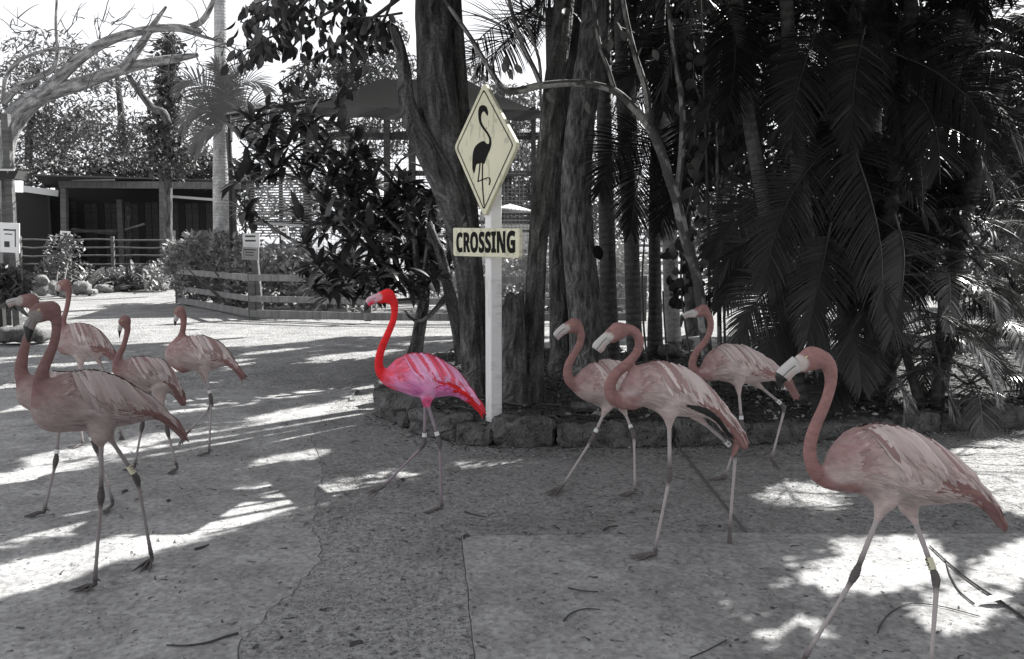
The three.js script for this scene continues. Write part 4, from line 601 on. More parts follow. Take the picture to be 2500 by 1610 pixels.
// ================================================================ WHERE THE SUN REACHES THE GROUND (read from the photograph), and the crowns overhead that leave those gaps
const LIT = [
  [[-80, 1258], [200, 1212], [470, 1162], [742, 1113], [742, 1122], [470, 1176], [200, 1236], [-80, 1280]],
  [[180, 1205], [370, 1168], [372, 1174], [180, 1214]],
  [[-80, 1345], [180, 1290], [400, 1225], [620, 1165], [790, 1122], [900, 1100], [985, 1098], [1000, 1108], [930, 1130], [800, 1155], [640, 1212], [420, 1260], [220, 1320], [60, 1375], [-80, 1410]],
  [[-80, 1118], [120, 1090], [215, 1078], [235, 1092], [120, 1118], [-80, 1136]],
  [[250, 1060], [430, 1032], [600, 1012], [800, 975], [868, 962], [868, 972], [700, 1002], [440, 1052], [260, 1080]],
  [[60, 1070], [280, 1030], [560, 980], [860, 925], [862, 950], [600, 1000], [300, 1048], [70, 1088]],
  [[480, 1042], [700, 1010], [840, 988], [842, 994], [700, 1020], [480, 1056]],
  [[600, 1075], [770, 1050], [771, 1057], [600, 1090]],
  [[1050, 1083], [1120, 1077], [1200, 1081], [1190, 1089], [1060, 1095]], [[1220, 1080], [1260, 1076], [1262, 1084], [1220, 1090]],
  [[2180, 1125], [2250, 1060], [2400, 985], [2700, 960], [2700, 1225], [2400, 1200], [2300, 1185]],
  [[1960, 1075], [1990, 1030], [2100, 1000], [2400, 962], [2700, 930], [2700, 1100], [2300, 1130], [2100, 1150], [1960, 1110]],
  [[1755, 1165], [1830, 1120], [1980, 1115], [2020, 1160], [1960, 1195], [1840, 1190]], [[2010, 1190], [2160, 1170], [2230, 1200], [2180, 1240], [2020, 1225]],
  [[1590, 1390], [1690, 1330], [1800, 1285], [1960, 1262], [2150, 1258], [2210, 1300], [2190, 1345], [2060, 1372], [1900, 1378], [1700, 1410], [1620, 1420]],
  [[2150, 1440], [2230, 1390], [2330, 1310], [2400, 1270], [2700, 1200], [2700, 1350], [2400, 1330], [2330, 1390], [2270, 1450], [2200, 1475]],
  [[1790, 1470], [1850, 1440], [1900, 1450], [1880, 1490], [1800, 1510]],
  [[1420, 955], [1480, 945], [1500, 985], [1420, 985]], [[2090, 870], [2400, 850], [2600, 850], [2600, 985], [2400, 960], [2250, 970], [2080, 980]], [[1740, 880], [1850, 880], [1850, 950], [1740, 940]], [[1385, 790], [1560, 790], [1560, 830], [1385, 830]]
];
function inPoly(x, y, p) { let c = false; for (let i = 0, j = p.length - 1; i < p.length; j = i++) if ((p[i][1] > y) !== (p[j][1] > y) && x < (p[j][0] - p[i][0]) * (y - p[i][1]) / (p[j][1] - p[i][1]) + p[i][0]) c = !c; return c; }
function lit(x, z) {
  if (z > -1) return false;
  const q = pix(v3(x, 0, z)), px = q[0] / D, py = q[1] / D;
  for (let i = 0; i < LIT.length; i++) if (inPoly(px, py, LIT[i])) { const u = (x + -z) * .7071, w = (x - -z) * .7071; if (n3(u * .9 + 3, w * 13, 6) + .6 * n3(u * 4, w * 17, 12) < -.3) return false; if (i < 11 || i > 14) return true; return n3(u * .6 + 7, w * 4.5, 4) + .8 * n3(u * 1.1, w * 11, 9) > (i === 14 ? -.28 : -.1); }
  if ((py < 928 && (px < 1150 || py < 840)) || (py < 1010 && px < 860)) {                // far ground: bright, with shade lying across it in streaks along the sun's bearing
    const a = (x * .7071 - -z * -.7071), u = (x + -z) * .7071, w = (x - -z) * .7071; const n = n3(u * .28 + 40, w * 1.5, 1) + .6 * n3(u * .6, w * 4, 2) + .35 * n3(u * 1.3, w * 9, 7);
    return n > (py > 928 ? .3 : py > 860 ? .16 : py > 800 ? .2 : .1);
  }
  return false;
}
const shadowOn = p => { const t = p.y / SUN.y; return [p.x - SUN.x * t, p.z - SUN.z * t]; };
{
  const r = rng(404), lists = [[], []];
  const g = leafG(.24, .13, 2, .2, .3);
  for (let i = 0; i < 110000; i++) {
    const Z = 1.2 + 13.5 * r(), x = (r() * 2 - 1) * (.72 * Z + 1.6); if (lit(x, -Z)) continue;
    let h = Math.max(3.4, (1.75 + .31 * Z) / .76) + 1.6 * r() * r(), p = null;
    for (let k = 0; k < 6; k++) { const t = h / SUN.y, c = v3(x + SUN.x * t, h, -Z + SUN.z * t), q = pix(c); if (q[1] < -45 || q[0] > 2560) { p = c; break; } h += .5; }
    if (!p || p.y > 11) continue;
    let s = .75 + .6 * r(); const near = e => { for (let k = 0; k < 8; k++) if (lit(x + e * Math.cos(k * .785), -Z + e * Math.sin(k * .785))) return true; return false; };
    if (near(.14 * s)) { s = .36; if (near(.05)) continue; }
    const d = v3(r() - .5, -.4 * r(), r() - .5).normalize(), m = toward(p.addScaledVector(d, -.12 * s), d, s, (r() - .5) * 2); lists[p.x > 1.2 ? 1 : 0].push(m);
  }
  for (const [i, o] of [t1, t2].entries()) { const inv = M4().copy(o.matrixWorld).invert(); stuff('crown', g, MT.canopy, lists[i].map(m => M4().multiplyMatrices(inv, m)), o); }
}
// ================================================================ PALMS
{
  const up0 = v3(0, .35, 1), keep = w => r => { };
  const clear = (s) => { const r = rng(s); return p => { if (p.y < .05) return false; const [x, z] = shadowOn(p); return !lit(x, z) || r() < .25; }; };
  const clump = tree('palm_clump', 'large dark clump of feathery palms filling the right side of the bed', 'palm clump', atD(1960, 965, 7.5).setY(SOIL - .03));
  const L = g => toLocal(g, clump);
  const stems = [[[1930, 975, 52], [1915, 800, 42], [1890, 600, 38], [1860, 330, 34], [1840, 60, 30], [1830, -150, 28]], [[1985, 975, 56], [1980, 820, 44], [1975, 560, 40], [1990, 260, 36], [2010, -150, 32]], [[2060, 970, 50], [2080, 800, 40], [2110, 600, 38], [2160, 380, 36], [2240, 120, 32], [2300, -150, 28]], [[1890, 970, 44], [1850, 800, 36], [1800, 560, 32], [1750, 280, 30], [1715, -60, 26]], [[2010, 960, 44], [2050, 700, 34], [2090, 420, 32], [2120, 100, 30], [2140, -150, 26]], [[2190, 940, 40], [2215, 760, 36], [2240, 560, 36], [2275, 430, 34], [2330, 200, 30]]];
  stems.forEach((s, i) => part('trunk', L(stem(s, 7.5 + .35 * (i % 3), { seg: 14, rings: .002 })), MT.palm, clump));
  const sunPaled = tree('sun_paled_palm', 'palm fronds spilling over the right end of the bed, sunlight painted into their colour', 'palm', atD(2190, 945, 7.4).setY(SOIL - .03));  // sunlit fronds of the clump, grouped apart to carry sunlight as paler colour
  for (const t of [[[2190, 950, 30], [2196, 800, 24], [2205, 680, 20]], [[2150, 950, 26], [2120, 840, 20], [2090, 760, 16]]]) part('trunk', toLocal(stem(t, 7.4, { seg: 10 }), sunPaled), MT.palm, sunPaled);
  const sunFrond = new THREE.MeshPhysicalMaterial({ color: grey(7), vertexColors: true, roughness: .22, transmission: .3, thickness: 0, side: THREE.DoubleSide, ior: 1.4 }); let sd = 0; const add = (pts, len, o = {}, m = MT.palmLeaf) => { sd++; part('frond', L(frond(pts, len, { seed: sd, keep: clear(sd), ...o })), m, clump); };  // sunFrond: pale colour stands in for sun on the leaves
  const px = (l, z0, z1) => l.map((p, i) => atD(p[0], p[1], mix(z0, z1, i / (l.length - 1))));
  const F1 = { up: up0, n: 92, wid: .0125, droop: .3 };
  add(px([[1980, 240], [1992, 330], [2030, 450], [2056, 570], [2064, 720]], 7.0, 6.4), .6, { ...F1, n: 104, wid: .013 });
  add(px([[1965, 320], [1895, 385], [1840, 470], [1806, 560], [1786, 660]], 6.9, 6.4), .5, F1);
  add(px([[1915, 40], [1885, 130], [1855, 240], [1848, 345]], 6.9, 6.5), .42, F1);
  add(px([[1690, -30], [1716, 90], [1712, 190], [1692, 290]], 7.4, 6.9), .4, F1);
  add(px([[2080, 120], [2180, 165], [2270, 240], [2315, 350]], 7.0, 6.5), .5, F1);
  add(px([[2120, 200], [2165, 250], [2190, 330], [2196, 430]], 6.9, 6.5), .42, F1);
  add(px([[2020, 60], [2000, 150], [1990, 250], [1985, 330]], 6.9, 6.6), .4, F1);
  add(px([[1940, 520], [1925, 600], [1905, 690], [1885, 790]], 7.0, 6.7), .4, F1);
  add(px([[1975, 705], [1988, 760], [2005, 820], [2012, 900]], 7.1, 6.8), .36, F1);
  add(px([[1990, 880], [1955, 905], [1930, 930], [1915, 960]], 7.1, 6.8), .3, F1);
  add(px([[2090, 500], [2110, 580], [2105, 680], [2080, 790]], 6.9, 6.6), .42, F1);
  for (const [l, z0, z1, w] of [[[[2070, 640], [2180, 650], [2290, 710], [2385, 820]], 7.3, 7.6, .42], [[[2070, 720], [2190, 735], [2290, 790], [2345, 890]], 7.2, 7.2, .4], [[[2060, 780], [2150, 825], [2205, 890], [2225, 960]], 7.1, 6.9, .34], [[[2100, 600], [2220, 585], [2330, 610], [2430, 690]], 7.5, 8, .42], [[[2050, 850], [2095, 890], [2115, 940], [2118, 1000]], 7.0, 6.85, .28], [[[2180, 700], [2290, 690], [2390, 730], [2470, 800]], 8, 8.6, .45], [[[2150, 820], [2240, 800], [2320, 830], [2390, 900]], 7.6, 7.6, .38], [[[2200, 560], [2300, 520], [2400, 530], [2480, 590]], 8, 8.8, .45], [[[2080, 800], [2180, 770], [2270, 760], [2370, 800]], 7.6, 7.9, .4], [[[2120, 700], [2200, 660], [2280, 650], [2360, 690]], 7.3, 7.4, .38], [[[2100, 880], [2190, 850], [2270, 860], [2330, 920]], 7.2, 7.1, .34], [[[2180, 640], [2260, 600], [2350, 600], [2430, 640]], 7.7, 7.9, .42], [[[2110, 760], [2180, 740], [2240, 770], [2290, 830]], 7.0, 6.9, .36]]) { sd++; part('frond', toLocal(frond(px(l, z0, z1), w, { seed: sd, n: 50, wid: .017, droop: .5 }), sunPaled), sunFrond, sunPaled); };
  for (const [l, z0, z1, w] of [[[[1900, 620], [1820, 655], [1760, 715], [1722, 800]], 7.2, 7, .4], [[[1880, 540], [1800, 570], [1735, 625], [1690, 710]], 7.4, 7.3, .4], [[[1900, 690], [1835, 740], [1795, 810], [1775, 880]], 7.1, 6.9, .34], [[[1870, 440], [1780, 460], [1710, 520], [1660, 600]], 7.6, 7.6, .42], [[[1880, 780], [1840, 800], [1810, 850], [1800, 900]], 7.2, 7, .28], [[[1860, 640], [1790, 620], [1720, 640], [1670, 690]], 7.6, 7.8, .38]]) add(px(l, z0, z1), w, F1);
  { const ry = rng(56); for (const [cx, cy, Z, n] of [[2205, 690, 7.5, 8], [2290, 800, 7.6, 7], [2130, 830, 7.2, 6], [2360, 700, 7.9, 7], [2260, 900, 7.3, 5]]) for (let i = 0; i < n; i++) { const a = (i + ry() * .8) / n * 2 * PI, e = .2 + .7 * ry(); sd++; part('frond', toLocal(frond(arch(atD(cx, cy, Z), v3(Math.cos(a) * Math.cos(e), Math.sin(e), Math.sin(a) * Math.cos(e) * .8), .75 + .4 * ry(), 1.9 + ry(), ry), .26, { seed: sd, n: 40, wid: .016, droop: .5 }), sunPaled), sunFrond, sunPaled); } }
  const r = rng(55);
  for (const [cx, cy, Z, n] of [[1880, 300, 7.9, 11], [1990, 250, 8, 12], [2090, 380, 7.8, 11], [2200, 160, 8.1, 12], [1760, 120, 8.2, 11], [1850, 40, 8, 10], [2310, 90, 8.4, 12], [1960, 560, 8, 12], [2060, 620, 7.9, 11], [2330, 330, 8.6, 11], [2390, 470, 8.8, 9], [2280, 520, 8.3, 9], [2420, 200, 9, 9], [1900, 720, 7.9, 9], [2030, 770, 7.8, 8], [2020, -60, 8, 9], [2150, -80, 8.2, 9], [1700, 60, 8.4, 8], [2240, 430, 8.5, 8]]) for (let i = 0; i < n; i++) {
    const a = (i + r() * .8) / n * 2 * PI, e = .35 + .7 * r(), c = atD(cx + 40 * (r() - .5), cy + 40 * (r() - .5), Z), dir = v3(Math.cos(a) * Math.cos(e), Math.sin(e), Math.sin(a) * Math.cos(e) * .9 - .1);
    add(arch(c, dir, 1.25 + .6 * r(), 1.5 + .9 * r(), r), .36 + .1 * r(), { n: 66, wid: .017, droop: .35 + .4 * r() });
  }
  // crowns of the slim palms left of the clump
  for (const [o, list] of [[p5, [[[1440, 60], [1500, 90], [1540, 160], [1550, 260]]]], [p6, [[[1560, 300], [1515, 350], [1488, 430], [1474, 540]], [[1560, 300], [1490, 320], [1430, 370], [1400, 450]], [[1590, 250], [1600, 340], [1585, 430], [1560, 500]]]], [p7, [[[1560, 120], [1620, 200], [1650, 300], [1660, 400]], [[1600, 40], [1560, 110], [1500, 160], [1440, 190]], [[1640, 330], [1600, 400], [1560, 470], [1540, 540]]]], [p4, [[[1240, 20], [1190, 40], [1130, 80], [1090, 130]], [[1250, 10], [1180, 100], [1130, 140], [1070, 170]]]]]) for (const l of list) { sd++; part('frond', toLocal(frond(px(l, 8.9, 8.3), .48, { seed: sd, up: up0, n: 60, wid: .017, droop: .3, keep: clear(sd) }), o), MT.palmLeaf, o); }
  for (const [o, cx, cy, Z, n] of [[p5, 1420, -60, 10, 8], [p6, 1500, -20, 10.4, 8], [p7, 1560, -40, 10.6, 9], [p7, 1600, 240, 10.4, 6]]) for (let i = 0; i < n; i++) { const a = (i + r()) / n * 2 * PI, e = .3 + .6 * r(); sd++; part('frond', toLocal(frond(arch(atD(cx, cy, Z), v3(Math.cos(a) * Math.cos(e), Math.sin(e), Math.sin(a) * Math.cos(e)), 1.5 + .6 * r(), 1.9 + .8 * r(), r), .42, { seed: sd, n: 50, wid: .018, droop: .5, keep: clear(sd) }), o), MT.palmLeaf, o); }
}
// leafy trees that darken the back of the palms
function crownTree(name, label, cat, foot, trunkList, Z, blobs, leaf, m, seed, { tm = MT.bark, dir = -.5, sky } = {}) {
  const o = tree(name, label, cat, foot), r = rng(seed), list = [];
  for (const [k, tl] of trunkList.entries()) limb(o, k ? 'limb' : 'trunk', tl, Z, tm, { amp: .01, seg: 12 });
  for (const [x, y, rx, ry, dz, n] of blobs) for (let i = 0; i < n; i++) {
    let u, v, w; do { u = r() * 2 - 1; v = r() * 2 - 1; w = r() * 2 - 1; } while (u * u + v * v + w * w > 1 || f3(u * 2.2 + x, v * 2.2 + y, w * 2.2) < -.22);
    const p = atD(x + u * rx, y + v * ry, Z + dz + w * rx * Z / 1950 * .8); if (p.y < .1) continue; list.push(toward(p, v3(r() - .5, dir * r(), r() - .5), .6 + .8 * r(), r() * 6));
  }
  const inv = M4().copy(o.matrixWorld).invert(); stuff('crown', leaf, m, list.map(x => M4().multiplyMatrices(inv, x)), o); return o;
}
const leafS = leafG(.12, .055, 2, .2, .3), leafM = leafG(.2, .1, 2, .2, .4), leafT = leafG(.34, .07, 2, .2, .5);
crownTree('broadleaf_tree', 'dense dark tree right behind the palm clump', 'tree', atD(2050, 830, 12.5).setY(0), [[[2050, 840, 60], [2040, 500, 50], [2030, 100, 40]]], 12.5, [[1800, 330, 170, 240, 1, 2300], [2050, 250, 200, 300, 1.5, 3600], [2300, 300, 170, 260, 2, 2300], [2050, 560, 180, 170, .6, 2400], [1990, -50, 300, 120, 1, 1500]], leafM, mat(.04, .6), 71);
crownTree('broadleaf_tree', 'dark tree behind the slim palm trunks left of the clump', 'tree', atD(1620, 780, 15).setY(0), [[[1622, 790, 40], [1600, 500, 30], [1570, 200, 26]]], 15, [[1640, 90, 160, 150, 0, 1900], [1500, 20, 130, 120, 0, 1000], [1660, 330, 90, 150, 1, 900], [1420, 90, 90, 140, 0, 700]], leafM, mat(.05, .6), 72);
// ================================================================ SHRUB, FENCE, HEDGE AND WHAT STANDS BEHIND
{ // long-leaved shrub with leaves in rosettes
  const o = tree('dracaena_shrub', 'large shrub of long dark strap leaves left of the sign', 'shrub', atD(975, 822, 12.2).setY(0)), r = rng(81);
  limb(o, 'trunk', [[968, 830, 40], [974, 800, 32], [984, 740, 30], [990, 690, 28], [985, 620, 24], [960, 560, 20]], 12.1, MT.bark, { amp: .012, seg: 18 });
  limb(o, 'trunk', [[1086, 895, 46], [1080, 850, 34], [1070, 780, 32], [1056, 710, 32], [1048, 680, 28], [1030, 600, 22], [1000, 520, 18]], 10, MT.bark, { amp: .012, seg: 18 });
  const Z0 = 10.6;
  for (const b of [[[1045, 690, 16], [1010, 730, 10], [985, 750, 9], [960, 745, 7], [945, 725, 5]], [[985, 690, 20], [900, 620, 13], [800, 520, 10], [700, 420, 8], [640, 330, 6]], [[975, 640, 16], [960, 520, 11], [900, 410, 9], [820, 350, 7]], [[990, 650, 16], [1000, 560, 10], [1010, 470, 8], [1050, 410, 6]], [[940, 640, 14], [820, 640, 10], [680, 560, 8], [590, 500, 6]], [[960, 560, 12], [860, 480, 8], [740, 470, 7], [640, 500, 5]], [[1000, 700, 14], [860, 700, 8], [760, 660, 6]], [[1040, 560, 8], [1060, 450, 6], [1010, 400, 5], [960, 380, 4]], [[900, 480, 7], [930, 380, 5], [985, 350, 4]], [[700, 420, 7], [610, 380, 5], [560, 330, 4]]]) limb(o, 'branch', b, Z0, MT.lichen, { seg: 8 });
  const gs = [leafG(.36, .085, 5, .18, .5), leafG(.33, .075, 5, .2, .9), leafG(.4, .09, 5, .15, .3), leafG(.36, .085, 6, .1, 1.2)], L = [];
  const ros = [[330, 490], [215, 900], [860, 1010], [1110, 1040], [620, 600], [760, 820], [430, 560], [220, 700], [1010, 770], [700, 1180], [560, 1300], [640, 960], [530, 1080], [1190, 1250], [900, 1250], [1000, 1130], [470, 400], [300, 600], [660, 720], [250, 430], [350, 460], [520, 500], [400, 660], [180, 740], [240, 960], [820, 900], [930, 880], [1080, 900], [1150, 1140], [760, 1060], [600, 1180], [680, 1300], [820, 1340], [980, 1260], [1080, 1180], [540, 800], [880, 760], [1230, 1180], [740, 640], [560, 440], [840, 620], [620, 860], [960, 980], [1060, 1290], [760, 1250], [500, 940], [900, 1120]];
  const rose = (x, y, Z, n) => { const c = at(500 + x * .4675, 100 + y * .4675, Z), ax = v3(r() - .5, .4 + .5 * r(), (r() - .3)).normalize(), t1 = v3(0, 1, .3).cross(ax).normalize(), t2 = v3().crossVectors(ax, t1); for (let i = 0; i < n; i++) { const a = i * 2.4 + r(), op = .5 + .9 * r(), d = ax.clone().multiplyScalar(Math.cos(op)).addScaledVector(t1, Math.sin(op) * Math.cos(a)).addScaledVector(t2, Math.sin(op) * Math.sin(a)), s = .7 + .5 * r(); L.push({ m: toward(c, d, s, (r() - .5) * .5), show: s / Z }); } };
  for (const [x, y] of ros) rose(x, y, Z0 - .3 + 1.2 * (r() - .5), 15);
  for (let i = 0; i < 120; i++) { const q = r(), y = q < .35 ? mix(460, 800, r()) : mix(760, 1340, r()), x = y < 760 ? mix(180, 860, r()) : mix(600, 1260, r()); rose(x, y, Z0 + 1.6 * r() - .2, 13); }
  leaves(L, gs, mat(.058, .32), o);
}
{ // branches hanging into the top of the frame from the forked tree
  const r = rng(83), gs = [leafG(.13, .06, 4, .15, .5), leafG(.11, .055, 4, .2, .3), leafG(.15, .06, 4, .15, .7)], L = [], o = t1, Z = 8.2;
  const tw = [[[1000, -60, 14], [900, 20, 9], [800, 90, 7], [700, 160, 5], [640, 200, 3]], [[880, -60, 10], [800, 10, 7], [700, 60, 5], [600, 100, 4], [550, 130, 3]], [[760, -60, 9], [700, 20, 6], [640, 70, 4], [560, 50, 3]], [[930, -40, 8], [890, 60, 6], [830, 150, 4], [790, 220, 3]], [[700, -50, 7], [640, -10, 5], [570, 20, 3]], [[940, 30, 6], [870, 40, 5], [800, 40, 3]]];
  for (const t of tw) { limb(o, 'branch', t, Z, MT.vine, { seg: 7 }); for (let k = 0; k < 60; k++) { const u = .25 + .75 * r(), i = Math.min(t.length - 2, Math.floor(u * (t.length - 1))), f = u * (t.length - 1) - i, x = mix(t[i][0], t[i + 1][0], f) + 60 * (r() - .5), y = mix(t[i][1], t[i + 1][1], f) + 50 * r() - 10; const p = atD(x, y, Z + .6 * (r() - .5)); L.push({ m: toward(p, v3((r() - .5) * 1.2, -.9, (r() - .5)), .75 + .5 * r(), r() * 6), show: showing(p, 1) }); } }
  for (let i = 0; i < 260; i++) { const p = atD(mix(600, 850, r()), mix(-20, 130, r() ** 1.3), Z + .8 * r()); L.push({ m: toward(p, v3((r() - .5) * 1.2, -.9, (r() - .5)), .8 + .5 * r(), r() * 6), show: showing(p, 1) }); }
  leaves(L, gs, MT.leaf, o);
}
// ---- timber fence round the hedge
const woodT = tex(256, 256, (u, v) => { const g = fbm(u, v, 3, 60, 4, 91), p = fbm(u, v, 5, 5, 3, 92); return .15 * (.5 + g) * (.6 + .8 * p); }, { srgb: true });
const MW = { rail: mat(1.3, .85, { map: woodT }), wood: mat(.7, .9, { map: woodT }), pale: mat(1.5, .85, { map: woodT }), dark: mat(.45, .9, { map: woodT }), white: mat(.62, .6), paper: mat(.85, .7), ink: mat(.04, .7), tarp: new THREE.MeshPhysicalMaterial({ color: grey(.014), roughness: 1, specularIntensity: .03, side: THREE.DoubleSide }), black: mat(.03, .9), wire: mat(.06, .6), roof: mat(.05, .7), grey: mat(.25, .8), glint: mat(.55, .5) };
const beamD = (a, b, Z, w, h, Zb) => beam(atD(a[0], a[1], Z), atD(b[0], b[1], Zb ?? Z), w, h);
{
  const f = thing('timber_fence', 'low weathered rail fence round the hedge behind the red flamingo', 'fence', gndD(590, 742));
  const L = g => toLocal(g, f), c0 = gndD(418, 708), c1 = gndD(590, 742), c2 = gndD(860, 750), c3 = gndD(1160, 752), c4 = gndD(1500, 750);
  const post = (p, h) => part('post', L(beam(p.clone(), p.clone().setY(h), .15, .13)), MW.wood, f);
  post(c0, .95); post(c1, 1.0); post(c2, .95); post(c3, .95); post(c4, .95); post(c0.clone().add(v3(.3, 0, -4)), .95);
  for (const [a, b] of [[c0, c1], [c1, c2], [c2, c3], [c3, c4], [c0, c0.clone().add(v3(.3, 0, -4))]]) for (const [h, w] of [[.88, .14], [.42, .13], [.1, .16]]) { const o = v3(0, h, .09); part('rail', L(beam(a.clone().add(o), b.clone().add(o), .035, w)), MW.rail, f); }
}
function bushy(name, label, cat, foot, blobs, Z, leaf, m, seed, dir = .4) { const o = tree(name, label, cat, foot), r = rng(seed), list = []; for (const [x, y, rx, ry, dep, n, dz = 0] of blobs) for (let i = 0; i < n; i++) { let u, v, w; do { u = r() * 2 - 1; v = r() * 2 - 1; w = r() * 2 - 1; } while (u ** 4 + v ** 4 + w ** 4 > 1 || f3(u * 2.5 + x, v * 2.5 + y, w * 2.5) < -.25); const p = atD(x + u * rx, y + v * ry, Z + dz + dep * w); if (p.y < .03) continue; list.push(toward(p, v3(r() - .5, dir * r(), (r() - .5) + .2), .6 + .8 * r(), r() * 6)); } const inv = M4().copy(o.matrixWorld).invert(); stuff('foliage', leaf, m, list.map(x => M4().multiplyMatrices(inv, x)), o); const st = []; for (const [x, y, rx] of blobs.slice(0, 6)) { const a = o.position.clone().add(v3((r() - .5) * .6, 0, (r() - .5) * .4)); st.push(tube([a, a.clone().lerp(atD(x, y, Z), .6), atD(x, y, Z)], t => mix(.03, .01, t), 6)); } part('stem', toLocal(merge(st), o), MT.vine, o); return o; }
const leafH = leafG(.16, .075, 2, .25, .2);
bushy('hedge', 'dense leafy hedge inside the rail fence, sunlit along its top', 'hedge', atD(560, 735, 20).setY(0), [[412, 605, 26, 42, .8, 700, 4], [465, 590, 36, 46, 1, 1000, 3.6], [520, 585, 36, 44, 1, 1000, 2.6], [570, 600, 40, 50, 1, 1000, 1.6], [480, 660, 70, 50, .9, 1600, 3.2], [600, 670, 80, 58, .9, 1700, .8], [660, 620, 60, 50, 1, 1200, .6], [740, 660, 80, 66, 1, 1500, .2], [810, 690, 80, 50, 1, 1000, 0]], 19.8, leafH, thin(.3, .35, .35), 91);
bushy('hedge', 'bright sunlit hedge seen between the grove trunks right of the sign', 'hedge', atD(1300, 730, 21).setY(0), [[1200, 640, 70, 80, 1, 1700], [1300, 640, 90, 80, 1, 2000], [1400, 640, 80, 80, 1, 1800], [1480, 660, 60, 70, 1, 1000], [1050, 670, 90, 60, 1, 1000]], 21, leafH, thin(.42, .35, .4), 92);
// ---- notices and boxes
function lines(w, h, n, seed) { const r = rng(seed), g = []; for (let i = 0; i < n; i++) g.push(place(boxG(w * (.45 + .4 * r()), h / n * .32, .004, .001), v3(-w * .05, h * (.38 - .8 * i / n), 0))); return merge(g); }
function notice(label, x0, y0, x1, y1, Z, tilt, { m = MW.paper, text = 4, frame, postTo } = {}) {
  const c = atD((x0 + x1) / 2, (y0 + y1) / 2, Z), w = (x1 - x0) / 1950 * Z, h = (y1 - y0) / 1950 * Z, o = thing('notice_board', label, 'notice', postTo ? v3(c.x, 0, c.z) : c, 0), q = c.clone().sub(o.position);
  const b = part('panel', boxG(w, h, .03, .006), m, o); b.position.copy(q); b.rotation.set(0, 0, tilt);
  if (text) { const t = part('print', lines(w * .9, h * .8, text, x0), MW.ink, b); t.position.z = .0165; }
  if (frame) for (const [a, e, ww, hh] of [[0, h / 2 - .02, w, .04], [0, -h / 2 + .02, w, .04], [-w / 2 + .02, 0, .04, h - .08], [w / 2 - .02, 0, .04, h - .08]]) { const f = part('frame', boxG(ww, hh, .03, .005), MW.grey, b); f.position.set(a, e, .016); }
  if (postTo) part('post', toLocal(beam(v3(c.x, 0, c.z - .09), v3(c.x, postTo, c.z - .09), .13, .11), o), MW.wood, o);
  return o;
}
{
  const n1 = notice('crumpled white notice on the dark post at the left edge', 0, 521, 45, 590, 16, -.05, { text: 0, postTo: 4.05 }); // curled card with a dark inner frame
  const w = 45 / 1950 * 16, h = 69 / 1950 * 16, b = n1.children[0]; for (const [x, y, ww, hh] of [[-.0, h * .26, w * .62, .03], [w * .3, 0, .02, h * .6], [-.02, h * .12, w * .4, .02], [-.05, -h * .22, .1, .11]]) { const k = part('print', boxG(ww, hh, .004, .001), MW.ink, b); k.position.set(x, y, .017); }
  notice('small pale notice on the left post of the dark shelter', 140, 540, 164, 566, 33.6, -.06, { text: 3 });
  notice('blank grey notice on the middle post of the dark shelter', 383, 538, 409, 566, 33.6, -.08, { m: MW.grey, text: 0 });
  notice('upper white notice on the post in front of the hedge', 567, 546, 606, 578, 18.2, 0, { text: 2, m: MW.white });
  notice('lower clear-fronted leaflet box on the post before the hedge', 565, 578, 604, 607, 18.1, -.04, { frame: true, m: MW.grey, text: 3 });
  const bp = thing('sign_stand', 'plain timber post carrying the notices before the hedge', 'post', gndD(603, 742)); part('post', toLocal(beam(gndD(600, 744).setZ(-18.35), atD(590, 560, 18.35), .14, .12), bp), MW.wood, bp); part('foot', toLocal(beam(gndD(600, 744).setZ(-18.35).add(v3(0, .005, .1)), gndD(600, 744).setZ(-18.35).add(v3(0, .13, .1)), .16, .05), bp), MW.pale, bp);
  notice('small white notice among the shrub leaves by the aviary', 655, 532, 674, 560, 17.5, .1, { text: 2 });
}
